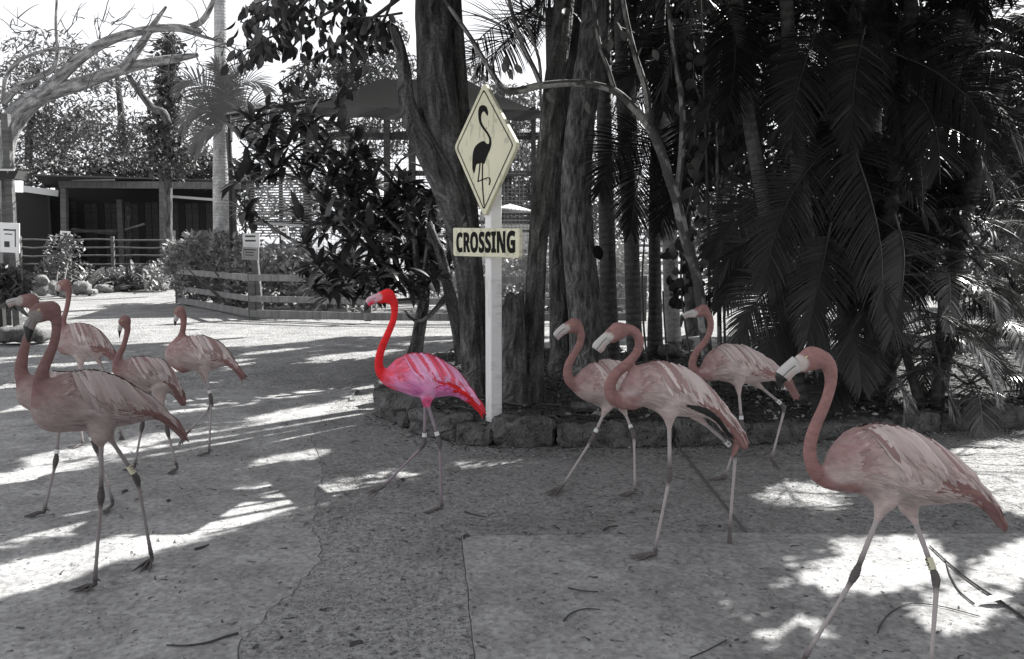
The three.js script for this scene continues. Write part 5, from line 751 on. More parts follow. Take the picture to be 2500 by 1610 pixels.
// ---- dark timber shelter on the left
{
  const Z = 34, o = thing('animal_shelter', 'long low shelter with dark open front and heavy top beam', 'shelter', atD(340, 600, Z).setY(0)), L = g => toLocal(g, o), y0 = 0;
  const fl = (x, Zz) => v3(atD(x, 600, Zz).x, 0, -Zz);
  part('beam', L(beamD([140, 431], [560, 434], Z, .25, .28)), MW.wood, o);
  for (const [x, w] of [[149, 13], [379, 12], [540, 12]]) part('post', L(beam(fl(x, Z - .02), atD(x, 440, Z - .02), w / 1950 * Z, .2)), MW.wood, o);
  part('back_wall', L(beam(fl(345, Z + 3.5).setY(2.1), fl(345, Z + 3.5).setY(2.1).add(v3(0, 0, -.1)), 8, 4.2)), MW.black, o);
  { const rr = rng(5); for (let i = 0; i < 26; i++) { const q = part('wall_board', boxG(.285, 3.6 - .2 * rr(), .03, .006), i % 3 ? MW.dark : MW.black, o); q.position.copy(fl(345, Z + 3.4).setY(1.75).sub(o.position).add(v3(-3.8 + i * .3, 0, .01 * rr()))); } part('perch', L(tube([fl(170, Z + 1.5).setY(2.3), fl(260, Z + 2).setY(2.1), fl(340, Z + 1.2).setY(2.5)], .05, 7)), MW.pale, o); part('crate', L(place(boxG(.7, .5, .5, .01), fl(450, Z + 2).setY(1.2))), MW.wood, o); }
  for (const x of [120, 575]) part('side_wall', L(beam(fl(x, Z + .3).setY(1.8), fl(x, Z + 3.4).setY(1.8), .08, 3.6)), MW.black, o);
  part('roof', L(beam(atD(345, 424, Z - .1).add(v3(0, .12, 0)), atD(345, 424, Z + 3.8).setY(4.1), 8, .06)), MW.roof, o);
  part('roof_edge', L(beamD([168, 420], [268, 420], Z - .2, .05, .05)), MW.white, o);
  part('rail', L(beamD([385, 458], [545, 470], Z + .6, .08, .1)), MW.glint, o); part('inner_post', L(beam(fl(285, Z + 1), fl(285, Z + 1).setY(3.5), .22, .15)), MW.dark, o);
  part('bench', L(beamD([160, 540], [280, 540], Z + 1.5, .5, .12)), MW.dark, o);
  const b = thing('side_shed', 'dark shed left of the shelter with a crooked lit band painted as a pale board', 'shed', atD(80, 600, 35).setY(0)), L2 = g => toLocal(g, b);
  part('wall', L2(beam(atD(75, 520, 35.2).setY(1.9), atD(75, 520, 38).setY(1.9), 2.4, 3.8)), MW.black, b); part('lit_band', L2(beamD([55, 441], [136, 452], 35.05, .06, .26)), MW.glint, b); part('post', L2(beam(fl(37, 35).setY(0), atD(37, 470, 35), .16, .14)), MW.dark, b);  // lit band across the dark wall, its light painted in as a pale board
}
{ // rail fence in front of the shelter
  const Z = 31, f = thing('rail_fence', 'rough three-rail fence in front of the dark shelter', 'fence', v3(atD(230, 600, Z).x, 0, -Z)), L = g => toLocal(g, f), r = rng(12);
  for (const y of [561, 578, 598, 618]) { const pts = []; for (let x = 36; x <= 405; x += 40) pts.push(atD(x, y + 4 * (r() - .5), Z)); part('rail', L(tube(pts, .032, 7)), MW.wood, f); }
  for (const x of [45, 160, 262, 400]) part('post', L(beam(v3(atD(x, 600, Z - .06).x, 0, -Z + .06), atD(x, 552, Z - .06), .11, .09)), MW.wood, f);
}
{ // booth at the left edge
  const Z = 16.2, o = thing('booth', 'corner of a booth with flat dark roof at the left edge', 'booth', v3(atD(-40, 600, Z).x, 0, -Z)), L = g => toLocal(g, o);
  part('roof', L(beam(atD(-130, 408, Z).add(v3(0, 0, .3)), atD(-130, 408, Z).add(v3(0, 0, -.35)), 2.75, .17)), MW.black, o); part('roof_edge', L(beamD([-280, 396], [33, 397], Z - .33, .04, .035)), MW.white, o);
  part('post', L(beam(v3(atD(14, 600, Z + .3).x, 0, -Z - .3), atD(14, 418, Z + .3), .13, .13)), MW.wood, o);
  part('low_wall', L(beam(v3(atD(12, 600, Z).x, .7, -Z + .15), v3(atD(-60, 600, Z).x - 1, .7, -Z + .15), .12, 1.4)), MW.black, o);
}
bushy('fern', 'drooping fern against the dark post at the left edge', 'fern', atD(20, 760, 15.5).setY(.6), [[15, 650, 48, 34, .4, 420], [35, 675, 30, 30, .3, 160]], 15.4, leafT, mat(.06, .5), 97, -.6);
// ---- planting and rocks before the shelter
{
  const r = rng(14), RK = [[[97, 690, 36, 44], 'tall pale boulder leftmost in the row edging the far planting'], [[126, 692, 22, 34], 'narrow boulder second from the left in the far edging row'], [[150, 695, 30, 40], 'boulder behind the head of the farthest flamingo'], [[192, 690, 40, 30], 'pale rounded boulder right of the farthest flamingo\'s head'], [[215, 690, 22, 14], 'small low stone right of the pale rounded boulder'], [[242, 684, 40, 18], 'flat grey stone middle of the far edging row'], [[285, 680, 32, 16], 'short grey stone right of the flat one in the far row'], [[322, 678, 52, 20], 'long flat stone under the strappy plants'], [[372, 680, 40, 18], 'rightmost stone of the far row, beside the hedge']];
  for (const [[x, y, w, h], lab] of RK) { const p = gndD(x, y - 1), Z = -p.z, o = solo('boulder', rock(w / 1950 * Z, h / 1950 * Z, .5, x, 3, .25), MG.paleStone, lab, 'rock', 'rocks edging the far planting'); o.position.copy(p); o.rotation.y = r(); }
  for (const [[x, y, w, h], lab] of [[[40, 800, 100, 38], 'long low mossy rock at the left edge below the booth'], [[97, 797, 30, 26], 'small round rock right of the long mossy one']]) { const p = gndD(x, y), Z = -p.z, o = solo('rock', rock(w / 1950 * Z, h / 1950 * Z, .5, x, 3, .25), MG.stone, lab, 'rock'); o.position.copy(p); }
  const strap = leafG(1.15, .09, 6, .2, .75);
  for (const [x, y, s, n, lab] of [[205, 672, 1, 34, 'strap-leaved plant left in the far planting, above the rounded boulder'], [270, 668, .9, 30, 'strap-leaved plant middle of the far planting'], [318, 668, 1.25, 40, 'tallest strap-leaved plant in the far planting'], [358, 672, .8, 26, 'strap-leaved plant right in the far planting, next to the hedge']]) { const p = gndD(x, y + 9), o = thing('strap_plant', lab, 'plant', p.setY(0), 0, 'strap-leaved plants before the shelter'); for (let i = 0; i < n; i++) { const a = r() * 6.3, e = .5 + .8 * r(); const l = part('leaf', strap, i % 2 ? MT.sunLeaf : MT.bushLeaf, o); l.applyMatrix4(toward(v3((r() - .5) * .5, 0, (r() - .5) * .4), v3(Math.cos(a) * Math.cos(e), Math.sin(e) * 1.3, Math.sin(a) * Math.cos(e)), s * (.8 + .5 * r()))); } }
  bushy('shrub', 'loose leafy shrub in front of the left post of the shelter', 'shrub', gndD(135, 690), [[140, 600, 36, 50, .8, 420], [165, 580, 30, 30, .5, 180], [110, 640, 30, 30, .5, 200], [180, 640, 40, 30, .5, 260]], 29.2, leafH, MT.bushLeaf, 98);
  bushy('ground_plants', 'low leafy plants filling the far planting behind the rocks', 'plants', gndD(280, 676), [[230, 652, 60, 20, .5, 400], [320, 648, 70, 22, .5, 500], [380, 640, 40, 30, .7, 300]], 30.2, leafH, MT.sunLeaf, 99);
}
// ---- aviary with tarpaulin roof
{
  const Z = 24, o = thing('aviary', 'tall aviary with hipped tarpaulin roof behind the strap-leaved shrub', 'aviary', v3(atD(980, 600, Z).x, 0, -Z)), L = g => toLocal(g, o), A = (x, y, dz = 0) => atD(x, y, Z + dz);
  const e0 = A(690, 251, -1.5), e1 = A(1262, 258, -1.5), b0 = A(780, 240, 4), b1 = A(1200, 240, 4), r0 = A(880, 186, 1), r1 = A(1085, 184, 1);
  const quad = (a, b, c, d) => { const P = [], I = [], N = 8; for (let i = 0; i <= N; i++) for (let j = 0; j <= N; j++) { const u = i / N, v = j / N, p = a.clone().lerp(b, u).lerp(d.clone().lerp(c, u), v); p.y -= .1 * Math.sin(v * PI) * (1 + .3 * Math.sin(u * 9 + v * 4)); P.push(p.x, p.y, p.z); } for (let i = 0; i < N; i++) for (let j = 0; j < N; j++) { const q = i * (N + 1) + j; I.push(q, q + 1, q + N + 1, q + 1, q + N + 2, q + N + 1); } return L(geoFrom(P, I)); };
  for (const q of [[e0, e1, r1, r0], [e1, b1, r1, r1.clone().add(v3(.01, 0, -.01))], [b1, b0, r0, r1], [b0, e0, r0, r0.clone().add(v3(-.01, 0, -.01))]]) part('roof_panel', quad(...q), MW.tarp, o);
  { const P = [], I = [], N = 40; for (let i = 0; i <= N; i++) for (let j = 0; j <= 4; j++) { const p = e0.clone().lerp(e1, i / N), v = j / 4; p.y -= v * .26 + .03 * Math.sin(i * .9) * v; p.z += .1 * Math.sin(v * 2.5 + i * .6) * (.4 + .6 * v) + .05; P.push(p.x, p.y, p.z); } for (let i = 0; i < N; i++) for (let j = 0; j < 4; j++) { const q = i * 5 + j; I.push(q, q + 1, q + 5, q + 1, q + 6, q + 5); } part('valance', L(geoFrom(P, I)), mat(.055, .35), o); }
  for (const [x, w, dz] of [[712, .1, -1.3], [800, .1, 3], [903, .16, -1.3], [962, .18, -1.3], [1050, .16, -1.3], [1150, .1, 3], [1246, .12, -1.3]]) part('post', L(beam(v3(A(x, 600, dz).x, 0, -Z - dz), A(x, 250, dz), w, .14)), MW.dark, o);
  for (const [a, b, y, w, m] of [[700, 1262, 318, .2, MW.dark], [900, 1262, 405, .14, MW.wood], [590, 1262, 520, .1, MW.wood], [600, 900, 500, .07, MW.glint], [700, 1262, 268, .12, MW.dark]]) part('rail', L(beam(A(a, y, -1.25), A(b, y, -1.25), .06, w)), m, o);
  const wr = []; for (let x = 700; x < 1262; x += 9) wr.push(tube([A(x, 262, -1.35), v3(A(x, 600, -1.35).x, .1, -Z + 1.35)], .006, 3)); for (let y = 262; y < 640; y += 9) wr.push(tube([A(700, y, -1.35), A(1262, y, -1.35)], .006, 3)); part('netting', L(merge(wr)), MW.wire, o, 'stuff');
  const lean = thing('lean_to_frame', 'thin dark pole frame joined to the left of the aviary roof', 'frame', v3(atD(535, 600, 21).x, 0, -21)), L3 = g => toLocal(g, lean);
  part('pole', L3(tube([v3(atD(537, 600, 21).x, 0, -21), atD(535, 270, 21)], .045, 8)), MW.black, lean); part('pole', L3(tube([atD(528, 270, 21), atD(620, 252, 21.8), atD(712, 236, 22.5)], .06, 8)), MW.black, lean); part('pole', L3(tube([atD(535, 280, 21), atD(620, 266, 21.8), atD(705, 256, 22.4)], .03, 6)), MW.black, lean); part('pole', L3(tube([atD(540, 330, 21), atD(540, 270, 23)], .03, 6)), MW.black, lean);
  const sl = thing('slatted_screen', 'pale slatted screen showing through the shrub below the aviary', 'screen', v3(atD(650, 600, 22).x, 0, -22)), L4 = g => toLocal(g, sl);
  for (let i = 0; i < 25; i++) part('slat', L4(beamD([585, 400 + i * 6.3], [725, 400 + i * 6.3], 22, .03, .035)), MW.pale, sl);
  for (const x of [588, 655, 722]) part('post', L4(beam(v3(atD(x, 600, 22.05).x, 0, -22.05), atD(x, 395, 22.05), .09, .06)), MW.dark, sl);
  part('rail', L4(beamD([618, 522], [705, 528], 21.9, .07, .07)), MW.glint, sl); 
}
{ // pale pavilion glimpsed right of the sign post
  const Z = 26, o = thing('white_pavilion', 'small open pavilion with white roof glimpsed right of the sign post', 'pavilion', v3(atD(1210, 600, Z).x, 0, -Z)), L = g => toLocal(g, o);
  part('roof', L((() => { const a = atD(1120, 497, Z - .6), b = atD(1262, 497, Z - .6), c = b.clone().add(v3(0, 0, -2)), d = a.clone().add(v3(0, 0, -2)), t = a.clone().lerp(c, .5).setY(a.y + .32); return geoFrom([a, b, c, d, t].flatMap(p => [p.x, p.y, p.z]), [0, 1, 4, 1, 2, 4, 2, 3, 4, 3, 0, 4, 0, 2, 1, 0, 3, 2]); })()), MW.white, o);
  for (const y of [500, 512, 540]) part('rail', L(beamD([1122, y], [1262, y], Z - .4, .06, .08)), MW.dark, o);
  for (const x of [1126, 1258]) for (const dz of [-.4, 1.2]) part('post', L(beam(v3(atD(x, 600, Z + dz).x, 0, -Z - dz), atD(x, 500, Z + dz), .1, .1)), MW.white, o);
  part('back_panel', L(beam(v3(atD(1195, 600, Z + 1.3).x, 1.3, -Z - 1.3), v3(atD(1195, 600, Z + 1.3).x, 1.3, -Z - 1.36), 1.7, 2.2)), MW.white, o);
  const f = thing('rail_fence', 'four pale rails glimpsed between the slim palm trunks', 'fence', v3(atD(1560, 600, 25).x, 0, -25)), L2 = g => toLocal(g, f);
  for (const y of [572, 590, 612, 636]) part('rail', L2(tube([atD(1440, y, 25), atD(1560, y + 2, 25), atD(1680, y - 1, 25)], .05, 7)), MW.pale, f); for (const x of [1450, 1560, 1672]) part('post', L2(beam(v3(atD(x, 600, 25.08).x, 0, -25.08), atD(x, 562, 25.08), .12, .1)), MW.wood, f);
}
// ---- background trees
{
  const big = tree('bare_limbed_tree', 'pale grey tree with long bare limbs reaching right at the upper left', 'tree', v3(atD(8, 600, 18).x, 0, -18));
  const Z = 18; const mt = MT.grey;
  limb(big, 'trunk', [[2, 800, 50], [6, 600, 42], [6, 470, 40], [10, 380, 38], [18, 315, 42], [44, 264, 48], [80, 232, 42], [120, 215, 36], [185, 196, 32], [260, 170, 26], [330, 150, 23], [400, 138, 20], [440, 132, 14], [462, 128, 9]], Z, mt, { amp: .012, seg: 18, freq: 3 });
  limb(big, 'limb', [[90, 225, 36], [128, 192, 28], [170, 150, 26], [215, 115, 24], [265, 90, 22], [320, 74, 20], [370, 66, 18], [430, 66, 18], [470, 72, 12]], Z - .1, mt, { amp: .01, seg: 14 });
  limb(big, 'limb', [[285, 162, 22], [310, 130, 20], [332, 100, 18], [350, 70, 15], [370, 40, 10], [388, 15, 6]], Z - .1, mt, { amp: .006, seg: 12 });
  limb(big, 'limb', [[8, 240, 16], [40, 205, 16], [90, 180, 14], [125, 158, 12], [133, 120, 8], [130, 60, 7], [132, -10, 5]], Z - .2, mt, { seg: 10 }); limb(big, 'limb', [[6, 232, 12], [14, 180, 9], [40, 145, 9], [90, 122, 8], [150, 112, 6], [215, 122, 4]], Z - .2, mt, { seg: 8 });
  limb(big, 'limb', [[375, 64, 14], [420, 70, 10], [470, 84, 8], [520, 100, 5], [560, 120, 3]], Z - .1, mt, { seg: 8 }); limb(big, 'limb', [[440, 64, 14], [470, 50, 14], [490, 20, 12], [510, -30, 9]], Z, mt, { seg: 10 });
  limb(big, 'limb', [[300, 178, 12], [318, 205, 14], [338, 232, 15], [358, 255, 17], [380, 262, 18], [392, 290, 18]], Z + 8, MT.bark, { seg: 12 });
  const r = rng(41); for (let i = 0; i < 130; i++) { const x = 20 + 520 * r(), y = 40 + 200 * r(), a = r() * 6.3, l = 30 + 80 * r(), p = [[x, y, 3]]; let an = a; for (let k = 1; k < 5; k++) { an += (r() - .5) * 1.1; p.push([p[k - 1][0] + Math.cos(an) * l / 4, p[k - 1][1] - Math.abs(Math.sin(an)) * l / 4 * (r() < .75 ? 1 : -1), 3 - k * .5]); } limb(big, 'twig', p, Z + (r() - .5), MT.vine, { seg: 5 }); }
  // royal palm and the small palm before it
  const rp = tree('royal_palm', 'tall royal palm with thick smooth grey trunk left of the shrub', 'palm', v3(atD(516, 600, 23.5).x, 0, -23.5)); limb(rp, 'trunk', [[517, 800, 40], [517, 560, 38], [516, 420, 37], [516, 325, 35], [517, 240, 31], [516, 150, 30], [515, 60, 29], [515, -60, 28]], 23.5, MT.royal, { seg: 20 });
  const sp = tree('feather_palm', 'small palm with arching feathery fronds in front of the royal palm', 'palm', v3(atD(520, 600, 22.4).x, 0, -22.4)); limb(sp, 'trunk', [[548, 720, 16], [545, 560, 14], [540, 420, 13], [532, 310, 12]], 22.4, MT.palm, { seg: 10 });
  let k = 300; for (const [l, w] of [[[[532, 310], [510, 250], [480, 210], [440, 190], [412, 215]], .75], [[[532, 310], [515, 270], [480, 250], [445, 260], [425, 310]], .75], [[[532, 305], [540, 240], [565, 195], [600, 190], [632, 215]], .75], [[[534, 310], [560, 250], [600, 240], [630, 260], [645, 300]], .7], [[[530, 310], [500, 300], [470, 320], [455, 360]], .6], [[[532, 305], [525, 220], [515, 170], [500, 150]], .7], [[[534, 312], [570, 300], [600, 320], [610, 350]], .6], [[[532, 305], [545, 210], [550, 170], [570, 150]], .6]]) part('frond', toLocal(frond(l.map(p => atD(p[0], p[1], 22.3)), w, { seed: k++, n: 40, wid: .045, droop: .5, up: v3(0, .5, .8) }), sp), thin(.16, .5, .3), sp);
  // tall palm tops right of the forked tree
  const fan = tree('fan_palm', 'dark palm with stiff fan leaf against the sky right of the forked trunk', 'palm', v3(atD(1260, 600, 12).x, 0, -12)); limb(fan, 'trunk', [[1300, 800, 34], [1296, 500, 30], [1290, 200, 28], [1286, 20, 26]], 12, MT.palm, { seg: 12 });
  for (const [cx, cy, n, a0, a1, len] of [[1215, 85, 30, 1.7, 4.1, .85], [1255, 40, 24, 1.2, 3.6, .7], [1130, 130, 18, 2.2, 4.2, .5], [1290, 60, 20, 2.4, 4.4, .6]]) for (let i = 0; i < n; i++) { const a = mix(a0, a1, (i + .5 * r()) / n), l = part('leaf_blade', leafG(len, .055, 4, .2, .15), MT.leaf, fan); l.applyMatrix4(M4().copy(fan.matrixWorld).invert().multiply(toward(atD(cx, cy, 11.5), v3(Math.cos(a), Math.sin(a) * .8, .3 * (r() - .5)), .8 + .4 * r()))); }
  const lf = leafG(.36, .085, 2, .2, .4), pale = thin(.15, .5, .35), mid = thin(.1, .5, .3);
  const V = (x, Zz) => v3(atD(x, 600, Zz).x, 0, -Zz);
  crownTree('feathery_tree', 'pale feathery tree far behind at the upper left edge', 'tree', V(60, 44), [[[60, 640, 20], [70, 300, 16], [90, 150, 10]]], 44, [[60, 330, 110, 90, 0, 2250], [40, 210, 90, 80, 0, 1050], [150, 300, 90, 80, 0, 1500], [160, 170, 140, 70, 0, 1100], [100, 110, 110, 50, 0, 500], [330, 170, 120, 60, 0, 700]], lf, pale, 201);
  crownTree('feathery_tree', 'pale feathery tree far behind the ivy column', 'tree', V(290, 46), [[[290, 640, 20], [285, 300, 16], [270, 150, 10]]], 46, [[250, 300, 110, 80, 0, 1950], [330, 350, 90, 60, 0, 1350], [420, 260, 90, 90, 0, 1350], [470, 380, 70, 50, 0, 1050]], lf, pale, 202);
  crownTree('ivy_tree', 'column of dark ivy climbing a trunk at the upper left', 'tree', V(392, 27), [[[392, 640, 20], [392, 300, 18], [392, 90, 14]]], 27, [[395, 120, 36, 50, 0, 420], [392, 210, 34, 80, 0, 620], [385, 300, 50, 70, 0, 700], [400, 370, 70, 50, 0, 600]], leafM, mat(.06, .6), 203);
  crownTree('dark_bush', 'dark bush mass over the shelter roof', 'bush', V(300, 36), [[[300, 640, 20], [300, 480, 14]]], 36, [[180, 395, 80, 36, 0, 1100], [290, 385, 90, 44, 0, 1500], [400, 390, 80, 44, 0, 1300], [480, 400, 60, 44, 0, 800], [100, 400, 60, 40, 0, 600], [560, 420, 60, 60, 0, 700]], leafM, mat(.07, .6), 204);
  crownTree('feathery_tree', 'feathery tree rising behind the aviary roof', 'tree', V(800, 40), [[[820, 640, 24], [810, 300, 18], [800, 60, 10]]], 40, [[760, 190, 110, 60, 0, 1350], [880, 160, 110, 60, 0, 1500], [700, 240, 70, 40, 0, 750], [900, 80, 60, 50, 0, 450], [940, 300, 160, 60, 0, 1800], [800, 350, 140, 80, 2, 1200]], lf, mid, 205);
  crownTree('feathery_tree', 'sunlit feathery tree behind the sign and the bough', 'tree', V(1180, 38), [[[1190, 640, 24], [1180, 300, 18], [1170, 200, 10]]], 38, [[1190, 250, 110, 60, 0, 1500], [1140, 330, 90, 70, 0, 1350], [1240, 390, 110, 80, 0, 2250], [1200, 470, 120, 50, 0, 1350], [1100, 190, 80, 50, 0, 600], [1400, 420, 100, 120, 0, 1950]], lf, pale, 206);
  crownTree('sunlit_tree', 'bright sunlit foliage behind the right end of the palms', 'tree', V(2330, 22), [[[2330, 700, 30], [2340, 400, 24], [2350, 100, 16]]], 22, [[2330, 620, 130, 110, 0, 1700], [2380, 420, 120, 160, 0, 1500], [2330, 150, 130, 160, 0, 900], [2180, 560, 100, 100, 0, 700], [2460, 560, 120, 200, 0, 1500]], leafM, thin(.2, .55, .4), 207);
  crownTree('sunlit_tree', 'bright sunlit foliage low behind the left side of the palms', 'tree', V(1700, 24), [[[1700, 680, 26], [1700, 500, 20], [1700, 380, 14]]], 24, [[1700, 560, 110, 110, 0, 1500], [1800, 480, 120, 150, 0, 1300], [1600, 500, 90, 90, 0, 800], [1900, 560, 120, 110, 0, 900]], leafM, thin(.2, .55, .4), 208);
  crownTree('feathery_tree', 'tall tree closing the view far behind the grove', 'tree', V(1480, 42), [[[1480, 640, 24], [1480, 300, 18], [1480, 100, 10]]], 42, [[1480, 300, 130, 140, 0, 1800], [1420, 520, 160, 70, 0, 2250], [1050, 520, 200, 80, 0, 2250], [1600, 480, 130, 100, 0, 1500], [700, 480, 200, 80, 0, 1950]], lf, pale, 209);
}
// ================================================================ CROSSING SIGN
{
  const turn = -60 * PI / 180, c = gndD(1153, 988, SOIL), post = thing('crossing_sign', 'pale diamond flamingo warning sign over a CROSSING board on a white post', 'sign', v3(c.x, 0, c.z), turn);
  const L = (px, py) => { const n = v3(Math.sin(turn), 0, Math.cos(turn)), P = v3(c.x, 0, c.z).addScaledVector(n, .066), q = onPlane(px * D, py * D, P, n).sub(v3(c.x, 0, c.z)); return v3(q.dot(v3(Math.cos(turn), 0, -Math.sin(turn))), q.y, 0); };
  const paint = tex(256, 512, (u, v) => { const g = fbm(u, v, 60, 5, 4, 101), s = sstep(.62, .7, fbm(u, v, 34, 5, 4, 102)); return mix(.84 * (.92 + .14 * g), .45, s * .3); }, { srgb: true }), yel = tex(256, 256, (u, v) => { const g = fbm(u, v, 4, 4, 4, 103), s = sstep(.64, .7, fbm(u, v, 22, 10, 3, 104)) * .25; const k = (.9 + .2 * g) * (1 - s); return [.7 * k, .685 * k, .5 * k]; }, { srgb: true });
  yel.repeat.set(1.2, 1.2);
  const mp = mat(1, .6, { map: paint }), my = mat(1, .5, { map: yel }), ink = new THREE.MeshPhysicalMaterial({ color: grey(.012), roughness: .9, specularIntensity: .3 }), edge = mat(new THREE.Color(.42, .41, .32), .6);
  const PH = L(1150, 300).y - .05, pg = boxG(.1, PH, .1, .006); part('post', pg, mp, post).position.y = .05 + PH / 2;
  // board outline from the photograph, rounded corners
  const top = L(1134, 193), rt = L(1211.5, 338), bt = L(1134, 507), lf = L(1064, 345);
  const roundPoly = (pts, r) => { const s = new THREE.Shape(), n = pts.length; for (let i = 0; i < n; i++) { const a = pts[(i + n - 1) % n], b = pts[i], d = pts[(i + 1) % n], u = v3().subVectors(a, b).setLength(r).add(b), w = v3().subVectors(d, b).setLength(r).add(b); i ? s.lineTo(u.x, u.y) : s.moveTo(u.x, u.y); s.quadraticCurveTo(b.x, b.y, w.x, w.y); } s.closePath(); return s; };
  const ring = (pts, k0, k1) => { const m = pts.reduce((a, p) => a.add(p), v3()).multiplyScalar(1 / pts.length), sc = k => pts.map(p => p.clone().sub(m).multiplyScalar(k).add(m)), s = roundPoly(sc(k0), .03), h = roundPoly(sc(k1), .03); s.holes.push(new THREE.Path(h.getPoints(6))); return s; };
  const board = (s, d, z, b = .003) => new THREE.ExtrudeGeometry(s, { depth: d, bevelEnabled: b > 0, bevelSize: b, bevelThickness: b, bevelSegments: 1, curveSegments: 6 }).translate(0, 0, z);
  const dia = [top, lf, bt, rt], sign = part('diamond_board', board(roundPoly(dia, .05), .022, .056), my, post);
  part('border', board(ring(dia, .9, .873), .0012, .0822, 0), ink, sign);
  // the bird on the sign: head, bill, neck, body, legs
  const E = (x, y) => L((980 + x * .3376) / D, (y * .3376) / D), out = (l) => { const s = new THREE.Shape(); const p = l.map(q => E(...q)), C = new THREE.CatmullRomCurve3(p, true, 'centripetal').getPoints(l.length * 4); C.forEach((q, i) => i ? s.lineTo(q.x, q.y) : s.moveTo(q.x, q.y)); return s; };
  const bird = [out([[570, 800], [580, 772], [605, 762], [625, 772], [635, 792], [640, 815], [636, 840], [625, 825], [612, 808], [598, 815], [590, 840], [592, 880], [612, 920], [640, 960], [660, 1000], [664, 1040], [655, 1080], [642, 1110], [625, 1150], [612, 1185], [590, 1180], [570, 1186], [556, 1190], [548, 1220], [538, 1254], [528, 1230], [526, 1180], [530, 1110], [545, 1065], [575, 1035], [610, 1022], [630, 1040], [646, 1040], [648, 1010], [630, 970], [600, 930], [578, 890], [570, 850]])];
  const legS = (pts, w) => { const l = [], r = []; pts.forEach(([x, y], i) => { const a = pts[Math.max(0, i - 1)], b = pts[Math.min(pts.length - 1, i + 1)], dx = b[0] - a[0], dy = b[1] - a[1], n = Math.hypot(dx, dy); l.push([x - dy / n * w, y + dx / n * w]); r.unshift([x + dy / n * w, y - dx / n * w]); }); const s = new THREE.Shape(); [...l, ...r].forEach((q, i) => { const p = E(...q); i ? s.lineTo(p.x, p.y) : s.moveTo(p.x, p.y); }); return s; };
  bird.push(legS([[600, 1175], [598, 1300], [603, 1400], [612, 1490]], 4), legS([[582, 1180], [575, 1250], [566, 1316]], 4), legS([[562, 1316], [600, 1300], [640, 1286], [652, 1290]], 4), legS([[650, 1286], [655, 1310], [648, 1340]], 4.5));
  part('flamingo_emblem', merge(bird.map(s => board(s, .0012, .0822, 0))), ink, sign);
  const cb = [L(1061, 533), L(1062, 597), L(1215, 602), L(1216, 535)], cross = part('crossing_board', board(roundPoly(cb, .02), .02, .056), my, post);
  const tg = new TextGeometry('CROSSING', { font: FONT, size: .16, depth: .0012, curveSegments: 8, bevelEnabled: true, bevelSize: .0055, bevelThickness: .0003, bevelSegments: 1 }); tg.computeBoundingBox(); const bb = tg.boundingBox, a = L(1069, 590), b = L(1207, 592), t0 = L(1069, 543);
  tg.scale((b.x - a.x) / (bb.max.x - bb.min.x), (t0.y - a.y) / (bb.max.y - bb.min.y), 1); tg.computeBoundingBox(); tg.translate(a.x - tg.boundingBox.min.x, a.y - tg.boundingBox.min.y, .0802); part('lettering', tg, ink, cross);
  for (const [p, bd, z] of [[L(1140, 300), sign, .082], [L(1140, 420), sign, .082], [L(1100, 566), cross, .08], [L(1180, 568), cross, .08]]) { const s = part('bolt', new THREE.CylinderGeometry(.006, .006, .004, 10).rotateX(PI / 2), mat(.2, .4), bd); s.position.set(p.x, p.y, z); }
}
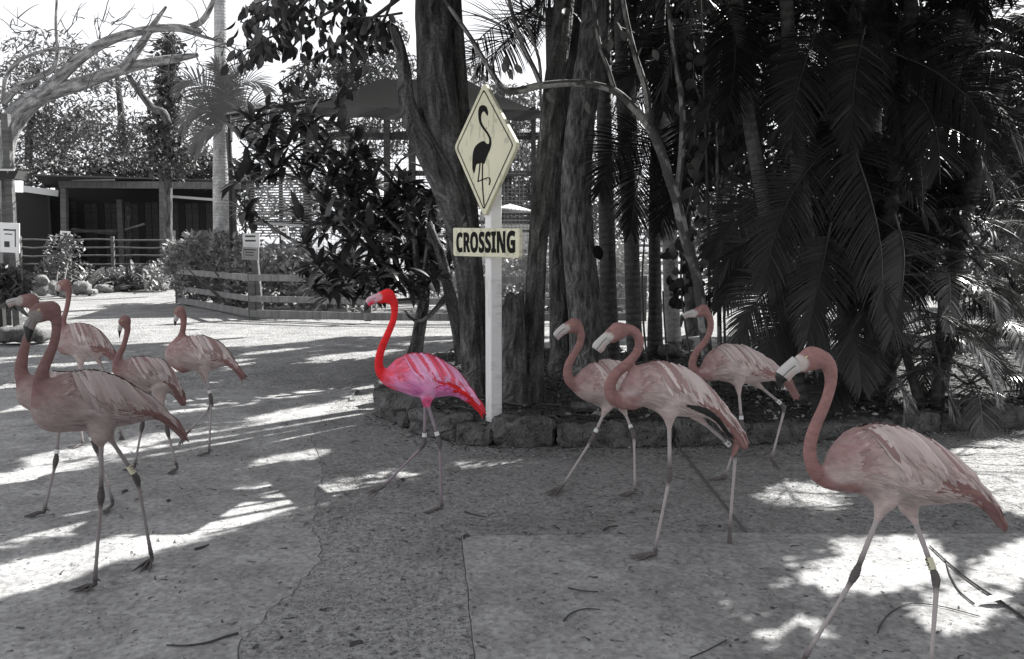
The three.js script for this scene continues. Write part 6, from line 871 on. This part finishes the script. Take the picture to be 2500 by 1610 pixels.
// ================================================================ THINGS LYING ON THE PAVEMENT
{
  const lay = (name, label, cat, pts, w0, w1, lift = .006) => { const P = pts.map(([x, y, h]) => gndD(x, y, h ?? lift)), o = solo(name, tube(crv(P, 24), t => mix(w0, w1, t), 7, { bump: (t, a, L) => w0 * .25 * n3(Math.cos(a) * 2, L * 30, 3) }), mat(.05, .85), label, cat); return o; };
  lay('fallen_branch', 'thick dead branch lying by the hind foot of the largest flamingo', 'branch', [[2172, 1275], [2215, 1315], [2268, 1358], [2330, 1400], [2420, 1465], [2500, 1530]], .004, .0075, .008);
  lay('forked_twig', 'dry pale-tipped stalk between the thick branch and the flamingo leg', 'twig', [[2208, 1305], [2222, 1350], [2245, 1385], [2275, 1410]], .003, .004);
  lay('bent_stalk', 'thin stalk bent in an arch at the lower right', 'twig', [[2050, 1478], [2062, 1452], [2090, 1425], [2130, 1410], [2190, 1415], [2290, 1440]], .0035, .002);
  lay('curved_twig', 'long dark twig curving along the lower left pavement', 'twig', [[388, 1507], [430, 1508], [480, 1502], [530, 1486], [556, 1479]], .003, .005);
  lay('curved_twig', 'curved twig right of the pavement groove at the bottom', 'twig', [[1316, 1450], [1335, 1432], [1370, 1422], [1402, 1424]], .004, .002);
  lay('straight_twig', 'short straight twig above the curved one, right of the groove', 'twig', [[1326, 1373], [1360, 1380], [1398, 1382]], .003, .002);
  lay('straight_twig', 'slanting twig at the bottom edge right of centre', 'twig', [[1612, 1536], [1650, 1520], [1696, 1496]], .003, .003);
  lay('wet_stick', 'short thick stick lying right of the nearest left flamingo', 'twig', [[455, 1283], [472, 1278], [487, 1272]], .008, .004);
  lay('straight_twig', 'twig lying in front of the red flamingo on its right', 'twig', [[1085, 1195], [1110, 1203], [1135, 1208]], .005, .002);
  lay('straight_twig', 'dark twig lying between the two middle flamingos\' feet', 'twig', [[1410, 1238], [1425, 1230], [1442, 1228]], .007, .003);
  const leafObj = (name, label, x, y, len, w, turn, g, curl = .2) => { const p = gndD(x, y, .012), o = solo(name, leafG(len, w, 6, .3, curl), mat(g, .6), label, 'leaf'); o.position.copy(p); o.rotation.y = turn; return o; };
  leafObj('pale_leaf', 'pale ribbed leaf lying against the thick dead branch', 2288, 1408, .17, .05, 1.75, .4, .06);
  leafObj('dry_leaf', 'dark curled leaf at the upper end of the pavement groove', 1082, 1250, .06, .06, 1, .05, 1.6); leafObj('dry_leaf', 'dark curled leaf right of the groove, above the joint', 1292, 1230, .08, .06, 2, .045, 1.6); leafObj('dry_leaf', 'dark curled leaf lying right of the yellow-banded leg', 284, 1146, .07, .06, 1.4, .05, 1.4); leafObj('dry_leaf', 'small curled leaf near the bowed flamingo\'s front foot', 386, 1168, .06, .04, 1.4, .05, 1.2); leafObj('dry_leaf', 'dark leaf clump low in the middle of the pavement', 828, 1497, .06, .06, .6, .04, 1.8); leafObj('dry_leaf', 'crumpled leaf between the red flamingo and the joint', 932, 1120, .1, .06, 1.5, .045, 1.2);
  for (const [i, [x, y, w, h, lab]] of [[1402, 980, 44, 22, 'pale stone in the bed behind the paired flamingo legs'], [1475, 845, 40, 26, 'rough rock at the back of the bed by the slim palms'], [1565, 835, 60, 34, 'larger hollowed rock at the back of the bed'], [1500, 855, 60, 12, 'flat pale stone slab at the back of the bed'], [1130, 895, 26, 14, 'small stone by the roots behind the post'], [1740, 1000, 26, 14, 'small stone on the bed behind the striding flamingo'], [1600, 815, 40, 26, 'dark rock in the back edging right of the slim palms']].entries()) { const p = gndD(x, y, SOIL), Z = -p.z, o = solo('bed_stone', rock(w / 1950 * Z, h / 1950 * Z, w / 1950 * Z * .7, 60 + i, 3, .25), i % 2 ? MG.stone : MG.paleStone, lab, 'stone'); o.position.copy(p).setY(SOIL - .01); }
  const log = thing('rotten_log', 'thin rotting log lying across the bed behind the flamingos', 'log', gndD(1400, 955, SOIL)); part('log', toLocal(tube([gndD(1335, 950, SOIL + .05), gndD(1400, 953, SOIL + .05), gndD(1470, 956, SOIL + .05)], .045, 10, { bump: (t, a, L) => .01 * f3(Math.cos(a) * 2, Math.sin(a) * 2, L * 5) }), log), MT.bark, log);
}

// ================================================================ UNSEEN TREES ADDED AT THE VIEWER'S BACK to keep the open sky off the shaded side
{
  const lb = leafG(.42, .22, 2, .2, .4), r = rng(611);
  for (const [i, [x, z, w]] of [[1, 9, 3], [6, 6.5, 3], [10.5, 1, 3]].entries()) {
    const o = tree('added_shade_tree', ['unseen leafy shade tree added straight behind the viewer', 'leafy shade tree at the viewer\'s back, on the right', 'unseen leafy shade tree added outside the frame, far right'][i], 'tree', v3(x, 0, z)), m = [];
    part('trunk', tube([v3(0, -.1, 0), v3(.1, 1.5, 0), v3(0, 3.5, .1)], t => mix(.24, .12, t), 12), MT.bark, o);
    for (let k = 0; k < 2600; k++) { const a = r() * 6.3, q = Math.sqrt(r()), h = r(); m.push(toward(v3(Math.cos(a) * q * w * 1.25, .4 + 5.6 * h, Math.sin(a) * q * 1.3), v3(r() - .5, -.4, r() - .5), .7 + .6 * r(), r() * 6)); }
    stuff('crown', lb, MT.canopy, m, o);
  }
}
const renderer = new THREE.WebGLRenderer({ antialias: true });
renderer.setSize(1024, 659); renderer.shadowMap.enabled = true; renderer.shadowMap.type = THREE.PCFSoftShadowMap;
renderer.toneMapping = THREE.LinearToneMapping; renderer.toneMappingExposure = EXPOSURE; renderer.outputColorSpace = THREE.SRGBColorSpace;
renderer.render(scene, camera);
